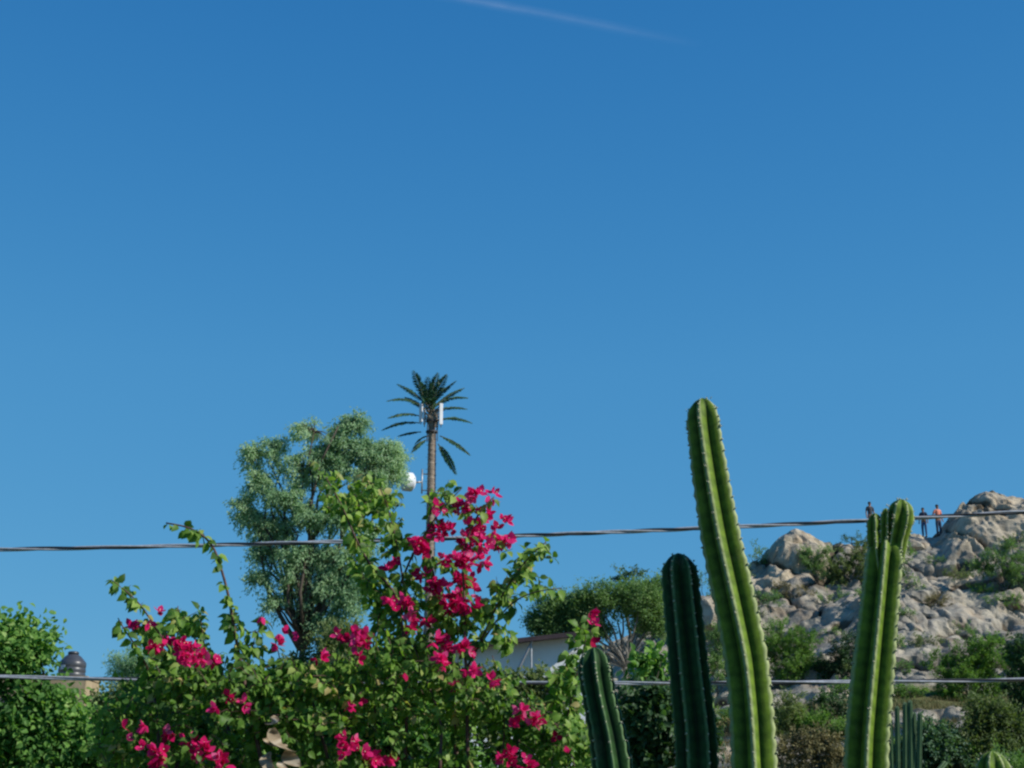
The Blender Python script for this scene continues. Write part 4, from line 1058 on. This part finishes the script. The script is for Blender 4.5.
    for k in range(5):
        a = k * 1.3; m3.tube([(math.cos(a) * .4, math.sin(a) * .4, h - .2), (math.cos(a) * .42, math.sin(a) * .42, h - 1.6)], .03, 5)
    m3.build('collar', M['blacksteel'], root)
    # microwave dish, drum with radome, pointing left
    c = L(409.5, 482, -.6)
    ax = Vector((-.86, -.42, -.02)).normalized(); m = ax.to_track_quat('Z', 'Y').to_matrix()
    dm = MB(); dm.lathe([(.0, -.42), (.25, -.40), (.52, -.28), (.66, -.16), (.68, -.14), (.68, .42), (.655, .42)], c, 36, m)
    dsh = dm.build('microwave_dish', M['white'], root, True)
    e = dsh.modifiers.new('es', 'EDGE_SPLIT'); e.split_angle = R(35)
    rd_ = MB(); rd_.lathe([(.655, .42), (.65, .44), (.45, .50), (.2, .535), (.0, .545)], c, 36, m); rd_.build('radome', M['radome'], dsh, True)
    pm = MB(); pc = L(422, 482, -.2)
    pm.tube([pc + np.array([0, 0, -.85]), pc + np.array([0, 0, .95])], .055, 8)
    for z_ in (-.6, .6): pm.tube([pc + np.array([0, 0, z_]), np.array([0, 0, pc[2] + z_])], .045, 6)
    pm.tube([pc, c - np.array(ax) * .38], .07, 8)
    pm.build('dish_mount', M['steel'], root, True)
    # climbing pegs and a feeder cable on the trunk
    fc = MB(); fc.tube([(.30, -.12, h - 1), (.44, -.16, .2)], .03, 5)
    for k in range(int(h / .45)):
        z_ = .5 + k * .45; r__ = np.interp(z_, [0, h], [.38, .25]); sgn = 1 if k % 2 else -1
        fc.tube([(sgn * r__ * .8, -r__ * .5, z_), (sgn * (r__ * .8 + .2), -r__ * .5 - .04, z_)], .012, 4)
    fc.build('climbing_pegs', M['blacksteel'], root)
def palmbark():
    m, t, b = new_mat('palm_trunk_cladding')
    n = noise(t, 2.2, 6, .65, stretch=(1, 1, 2.2)); n2 = noise(t, 9, 5, .6)
    r = ramp(t, [(.3, (.15, .115, .085)), (.55, (.27, .215, .165)), (.75, (.38, .32, .25))]); t.links.new(n, r.inputs[0])
    t.links.new(r.outputs[0], b.inputs['Base Color']); b.inputs['Roughness'].default_value = .9
    bump(t, b, n2, .6, .05)
    return m
M['palmbark'] = palmbark()
M['frondstem'] = plain('frond_stem', (.06, .08, .04), (.12, .13, .06), 5, bmp=0)
tower()

# ------------------------------------------------------------------ buildings and tank
def shed():
    Y = 45.0; zt = lambda px, py: P(px, py, Y)
    a = zt(440, 655); b = zt(584, 634)
    zb = min(gz(a[0], Y), gz(b[0], Y)) - .3
    c = np.array([(a[0] + b[0]) / 2, Y, zb])
    root = empty('white_building', c, 'low white building with a dark sloping roof edge behind the bougainvillea', 'building')
    x0, x1 = a[0] - c[0], b[0] - c[0]; z0, z1 = zt(440, 652)[2] - zb, zt(584, 636)[2] - zb
    D = 5.0
    V = [[x0, 0, 0], [x1, 0, 0], [x1, 0, z1], [x0, 0, z0], [x0, D, 0], [x1, D, 0], [x1, D, z1], [x0, D, z0]]
    Fq = [[0, 1, 2, 3], [1, 5, 6, 2], [5, 4, 7, 6], [4, 0, 3, 7]]
    mesh_np('wall', V, Fq, M['whitewall'], root)
    mb = MB(); sl = math.atan2(z1 - z0, x1 - x0); Lr = math.hypot(x1 - x0, z1 - z0) + .6
    m_ = np.array(Matrix.Rotation(-sl, 3, 'Y'))
    bx = MB(); bx.box((0, 0, 0), (Lr, D + .9, .09)); Vb = bx.v[0] @ m_.T + np.array([(x0 + x1) / 2, D / 2 - .1, (z0 + z1) / 2 + .055])
    mb.add(Vb, bx.f[0]); mb.build('roof', M['roofdark'], root)
    fb = MB(); fb.box((0, 0, 0), (Lr, .05, .13)); Vb = fb.v[0] @ m_.T + np.array([(x0 + x1) / 2, -.58, (z0 + z1) / 2 + .02]); f2 = MB(); f2.add(Vb, fb.f[0]); f2.build('fascia', M['roofdark'], root)
    pm = MB(); p1 = zt(531, 640) - c; p2 = zt(518, 668) - c
    pm.tube([p1 + [0, -.45, 0], np.array([p1[0], -.45, .1])], .035, 6)
    pm.tube([p1 + [0, -.45, -.15], p2 + [0, -.45, -.1]], .05, 6)
    pm.build('bracing', M['steel'], root)
    wd = MB()
    for px in (470, 560):
        q = zt(px, 690) - c; wd.box(q + [0, -.03, 0], (.9, .06, .8))
    wd.build('window', M['blacksteel'], root)
shed()
def tan_house():
    Y = 58.0
    xr = P(85, 690, Y)[0]; xl = P(-70, 690, Y)[0]; zt = P(70, 679, Y)[2]
    c = np.array([(xl + xr) / 2, Y + 1.0, gz((xl + xr) / 2, Y) - .6])
    root = empty('tan_building', c, 'tan rendered flat-roofed house under the black water tank', 'building')
    h = zt - c[2]; w_ = xr - xl
    mb = MB(); mb.box((0, 0, h / 2), (w_, 2.0, h)); mb.build('wall', M['tan'], root)
    pb = MB()
    pb.box((0, -.9, h + .06), (w_ + .1, .22, .12)); pb.box((0, .9, h + .06), (w_ + .1, .22, .12)); pb.box((w_ / 2 - .06, 0, h + .058), (.2, 1.6, .115)); pb.box((-w_ / 2 + .06, 0, h + .058), (.2, 1.6, .115))
    pb.build('parapet', M['tan'], root)
    for dx in (-2.2, -.3):
        wf = MB(); wf.box((dx, -1.02, h - 1.3), (1.0, .08, 1.1)); fr = wf.build('window', M['blacksteel'], root)
        sl = MB(); sl.box((dx, -1.05, h - 1.9), (1.2, .18, .07)); sl.build('sill', M['tan'], fr)
    # tank
    tc = P(71.5, 676, Y + 1.0); tz = c[2] + h
    t = empty('water_tank', (tc[0], tc[1], tz), 'black plastic water tank with conical top on the tan house roof', 'water tank')
    s = (Y + 1) / F_PX
    ztop = P(71.5, 653, Y + 1)[2] - tz; zsh = P(71.5, 663, Y + 1)[2] - tz
    r = 13.2 * s
    prof = [(r * .97, 0.0), (r, .03)]
    z = .08
    while z < zsh - .1:
        prof += [(r, z), (r * .975, z + .03), (r * .975, z + .07), (r, z + .10)]; z += .2
    prof += [(r, zsh - .02), (r * .96, zsh + .03), (r * .62, zsh + (ztop - zsh) * .6), (r * .36, ztop - .06), (r * .34, ztop - .04)]
    mb = MB(); mb.lathe(prof, n=40); o = mb.build('tank_body', M['tank'], t, True)
    lid = MB(); lid.lathe([(r * .34, ztop - .05), (r * .40, ztop - .05), (r * .40, ztop + .03), (r * .3, ztop + .06), (.001, ztop + .07)], n=28); lid.build('lid', M['tank'], t, True)
    lb = MB(); 
    a = R(-115)
    Vp = []; 
    for i in range(6):
        aa = a + (i - 2.5) * .09
        Vp += [[math.cos(aa) * r * 1.012, math.sin(aa) * r * 1.012, zsh - .30], [math.cos(aa) * r * 1.012, math.sin(aa) * r * 1.012, zsh - .12]]
    lb.add(Vp, [[i * 2, i * 2 + 2, i * 2 + 3, i * 2 + 1] for i in range(5)]); lb.build('pale_patch', M['radome'], t)
tan_house()

# ------------------------------------------------------------------ people
def person(label, px, py, Y, H, yaw, shirt, pants, arms):
    x = P(px, py, Y)[0]; z = P(px, py, Y)[2]
    root = empty('person', (x, Y, z), label, 'person')
    root.rotation_euler = (0, 0, yaw)
    k = H / 1.75
    def skin(name, verts, edges, rad, mat, parent, sub=1):
        me = bpy.data.meshes.new(name)
        me.from_pydata([(v[0] * k, v[1] * k, v[2] * k) for v in verts], edges, [])
        o = bpy.data.objects.new(name, me); COL.objects.link(o); o.parent = parent
        me.materials.append(mat)
        sm = o.modifiers.new('skin', 'SKIN'); sm.use_smooth_shade = True
        for i, r_ in enumerate(rad):
            me.skin_vertices[0].data[i].radius = (r_ * k, r_ * k) if not isinstance(r_, tuple) else (r_[0] * k, r_[1] * k)
            me.skin_vertices[0].data[i].use_root = (i == 0)
        ss = o.modifiers.new('sub', 'SUBSURF'); ss.levels = sub; ss.render_levels = sub
        return o
    V = [(0, 0, .95), (0, 0, 1.12), (0, 0, 1.32), (0, 0, 1.44), (0, -.005, 1.52), (0, -.015, 1.60), (0, -.01, 1.70)]
    Rr = [(.15, .11), (.13, .10), (.16, .11), (.10, .08), .052, .082, .072]
    E = [(i, i + 1) for i in range(6)]
    def chain(start, pts, rads):
        p = start
        for q, r_ in zip(pts, rads):
            V.append(q); Rr.append(r_); E.append((p, len(V) - 1)); p = len(V) - 1
        return p
    for s_ in (-1, 1):
        chain(0, [(s_ * .09, 0, .88), (s_ * .10, -.015, .50), (s_ * .10, .01, .10), (s_ * .105, -.04, .045), (s_ * .11, -.17, .03)], [.092, .06, .042, .042, .032])
        el, wr = arms[0 if s_ < 0 else 1]
        w_ = chain(3, [(s_ * .17, 0, 1.42), el, wr], [.055, .042, .03])
        d = Vector(wr) - Vector(el); d.normalize()
        side = d.cross(Vector((0, 1, 0.1))).normalized()
        palm = Vector(wr) + d * .06
        pi_ = chain(w_, [tuple(palm)], [(.032, .018)])
        for f_ in range(4):
            o_ = side * (f_ - 1.5) * .018
            chain(pi_, [tuple(palm + o_ + d * .035), tuple(palm + o_ * 1.1 + d * (.07 + (.012 if f_ in (1, 2) else 0)) + Vector((0, -.012, 0)))], [.009, .007])
        chain(w_, [tuple(Vector(wr) + side * -.035 + d * .03), tuple(Vector(wr) + side * -.05 + d * .06)], [.011, .008])
    body = skin('body', V, E, Rr, M['skin'], root)
    # face: nose, ears, eyes, mouth
    fm = MB()
    fm.tube([(0, -.085 * k, 1.655 * k), (0, -.108 * k, 1.615 * k)], [.008 * k, .014 * k], 6)
    for s_ in (-1, 1): fm.tube([(s_ * .080 * k, 0, 1.655 * k), (s_ * .088 * k, 0, 1.61 * k)], [.012 * k, .012 * k], 6)
    fm.build('face', M['skin'], root, True)
    em = MB()
    for s_ in (-1, 1): em.box((s_ * .03 * k, -.088 * k, 1.65 * k), (.022 * k, .012 * k, .009 * k))
    em.box((0, -.09 * k, 1.575 * k), (.04 * k, .01 * k, .008 * k)); em.build('eyes', M['hair'], root)
    # hair cap
    hv, hf = ICO2
    hv2 = hv * np.array([.092, .098, .085]) * k + np.array([0, .008, 1.695]) * k
    hv2[:, 2] = np.maximum(hv2[:, 2], np.where(hv2[:, 1] < -.02 * k, 1.69 * k, 1.62 * k))
    mesh_np('hair', hv2, hf, M['hair'], root, smooth=True)
    # shirt
    Vs = [(0, 0, .93), (0, 0, 1.12), (0, 0, 1.32), (0, 0, 1.45)]; Rs = [(.168, .128), (.150, .118), (.178, .128), (.105, .085)]; Es = [(0, 1), (1, 2), (2, 3)]
    for s_ in (-1, 1):
        el, wr = arms[0 if s_ < 0 else 1]
        sh = (s_ * .175, 0, 1.42); m_ = tuple(sh[i] * .25 + el[i] * .75 for i in range(3))
        n = len(Vs); Vs += [sh, m_]; Rs += [.072, .062]; Es += [(3, n), (n, n + 1)]
    skin('shirt', Vs, Es, Rs, shirt, root)
    Vp = [(0, 0, .97), (0, 0, .9)]; Rp = [(.155, .118), (.15, .12)]; Ep = [(0, 1)]
    for s_ in (-1, 1):
        n = len(Vp); Vp += [(s_ * .09, 0, .84), (s_ * .10, -.015, .50), (s_ * .10, .01, .09)]; Rp += [.105, .075, .06]; Ep += [(1, n), (n, n + 1), (n + 1, n + 2)]
    skin('trousers', Vp, Ep, Rp, pants, root)
    sh_ = MB()
    for s_ in (-1, 1):
        sh_.tube([(s_ * .10 * k, .05 * k, .04 * k), (s_ * .105 * k, -.06 * k, .045 * k), (s_ * .11 * k, -.19 * k, .03 * k)], [.045 * k, .048 * k, .035 * k], 8)
    sh_.build('shoes', M['hair'], root, True)
    return root
down = [((-.24, .02, 1.14), (-.25, -.06, .90)), ((.24, .02, 1.14), (.25, -.06, .90))]
hip = [((-.30, .03, 1.16), (-.18, -.08, 1.0)), ((.24, .02, 1.14), (.25, -.06, .90))]
person('person in a dark grey shirt standing behind the tip of the forked cactus', 871.5, 532, 77, 1.68, .2, M['shirtgrey'], M['navy'], down)
person('person in a navy shirt and blue jeans standing alone on the ridge', 925, 537, 77, 1.62, -.5, M['navy'], M['jeans'], down)
person('person in a salmon orange shirt and dark trousers beside the tall pale crag', 939.5, 536, 77, 1.74, .3, M['orange'], M['navy'], hip)

# ------------------------------------------------------------------ contrail
def contrail():
    H = 5000.0
    def at(px, py):
        d = P(px, py, 1.0) - np.array(CAM); return np.array(CAM) + d * (H / d[2])
    A = at(420, -8); B = at(560, 15); C_ = at(700, 46)
    n = 160; V = []; u = []
    for i in range(n):
        t = i / (n - 1)
        p = (1 - t) ** 2 * A + 2 * t * (1 - t) * B + t * t * C_
        dr = C_ - A; dr /= np.linalg.norm(dr); sd_ = np.cross(dr, [0, 0, 1.0]); sd_ /= np.linalg.norm(sd_)
        w_ = 140 * (1 + .25 * t)
        for j in range(5):
            V.append(p + sd_ * w_ * (j / 4 - .5)); u.append([0, .25, 1, .4, 0][j] * min(1, (1 - t) * 1.6 + .02))
    Fq = [[i * 5 + j, i * 5 + j + 1, i * 5 + j + 6, i * 5 + j + 5] for i in range(n - 1) for j in range(4)]
    m, t_, b = new_mat('contrail_vapour')
    at_ = t_.nodes.new('ShaderNodeAttribute'); at_.attribute_name = 'dens'
    nn = noise(t_, .004, 5, .6)
    mm = t_.nodes.new('ShaderNodeMath'); mm.operation = 'MULTIPLY'; t_.links.new(at_.outputs['Fac'], mm.inputs[0]); t_.links.new(nn, mm.inputs[1])
    m2 = t_.nodes.new('ShaderNodeMath'); m2.operation = 'MULTIPLY'; m2.inputs[1].default_value = .11; t_.links.new(mm.outputs[0], m2.inputs[0])
    tr = t_.nodes.new('ShaderNodeBsdfTransparent'); tl = t_.nodes.new('ShaderNodeBsdfTranslucent'); tl.inputs[0].default_value = (.95, .95, .95, 1)
    mx = t_.nodes.new('ShaderNodeMixShader'); t_.links.new(m2.outputs[0], mx.inputs[0]); t_.links.new(tr.outputs[0], mx.inputs[1]); t_.links.new(tl.outputs[0], mx.inputs[2])
    t_.links.new(mx.outputs[0], t_.nodes['Material Output'].inputs[0])
    o = mesh_np('contrail', V, Fq, m, None, attr={'dens': u}, smooth=True)
    o['kind'] = 'structure'; o['label'] = 'faint white aircraft contrail high in the blue sky'
contrail()
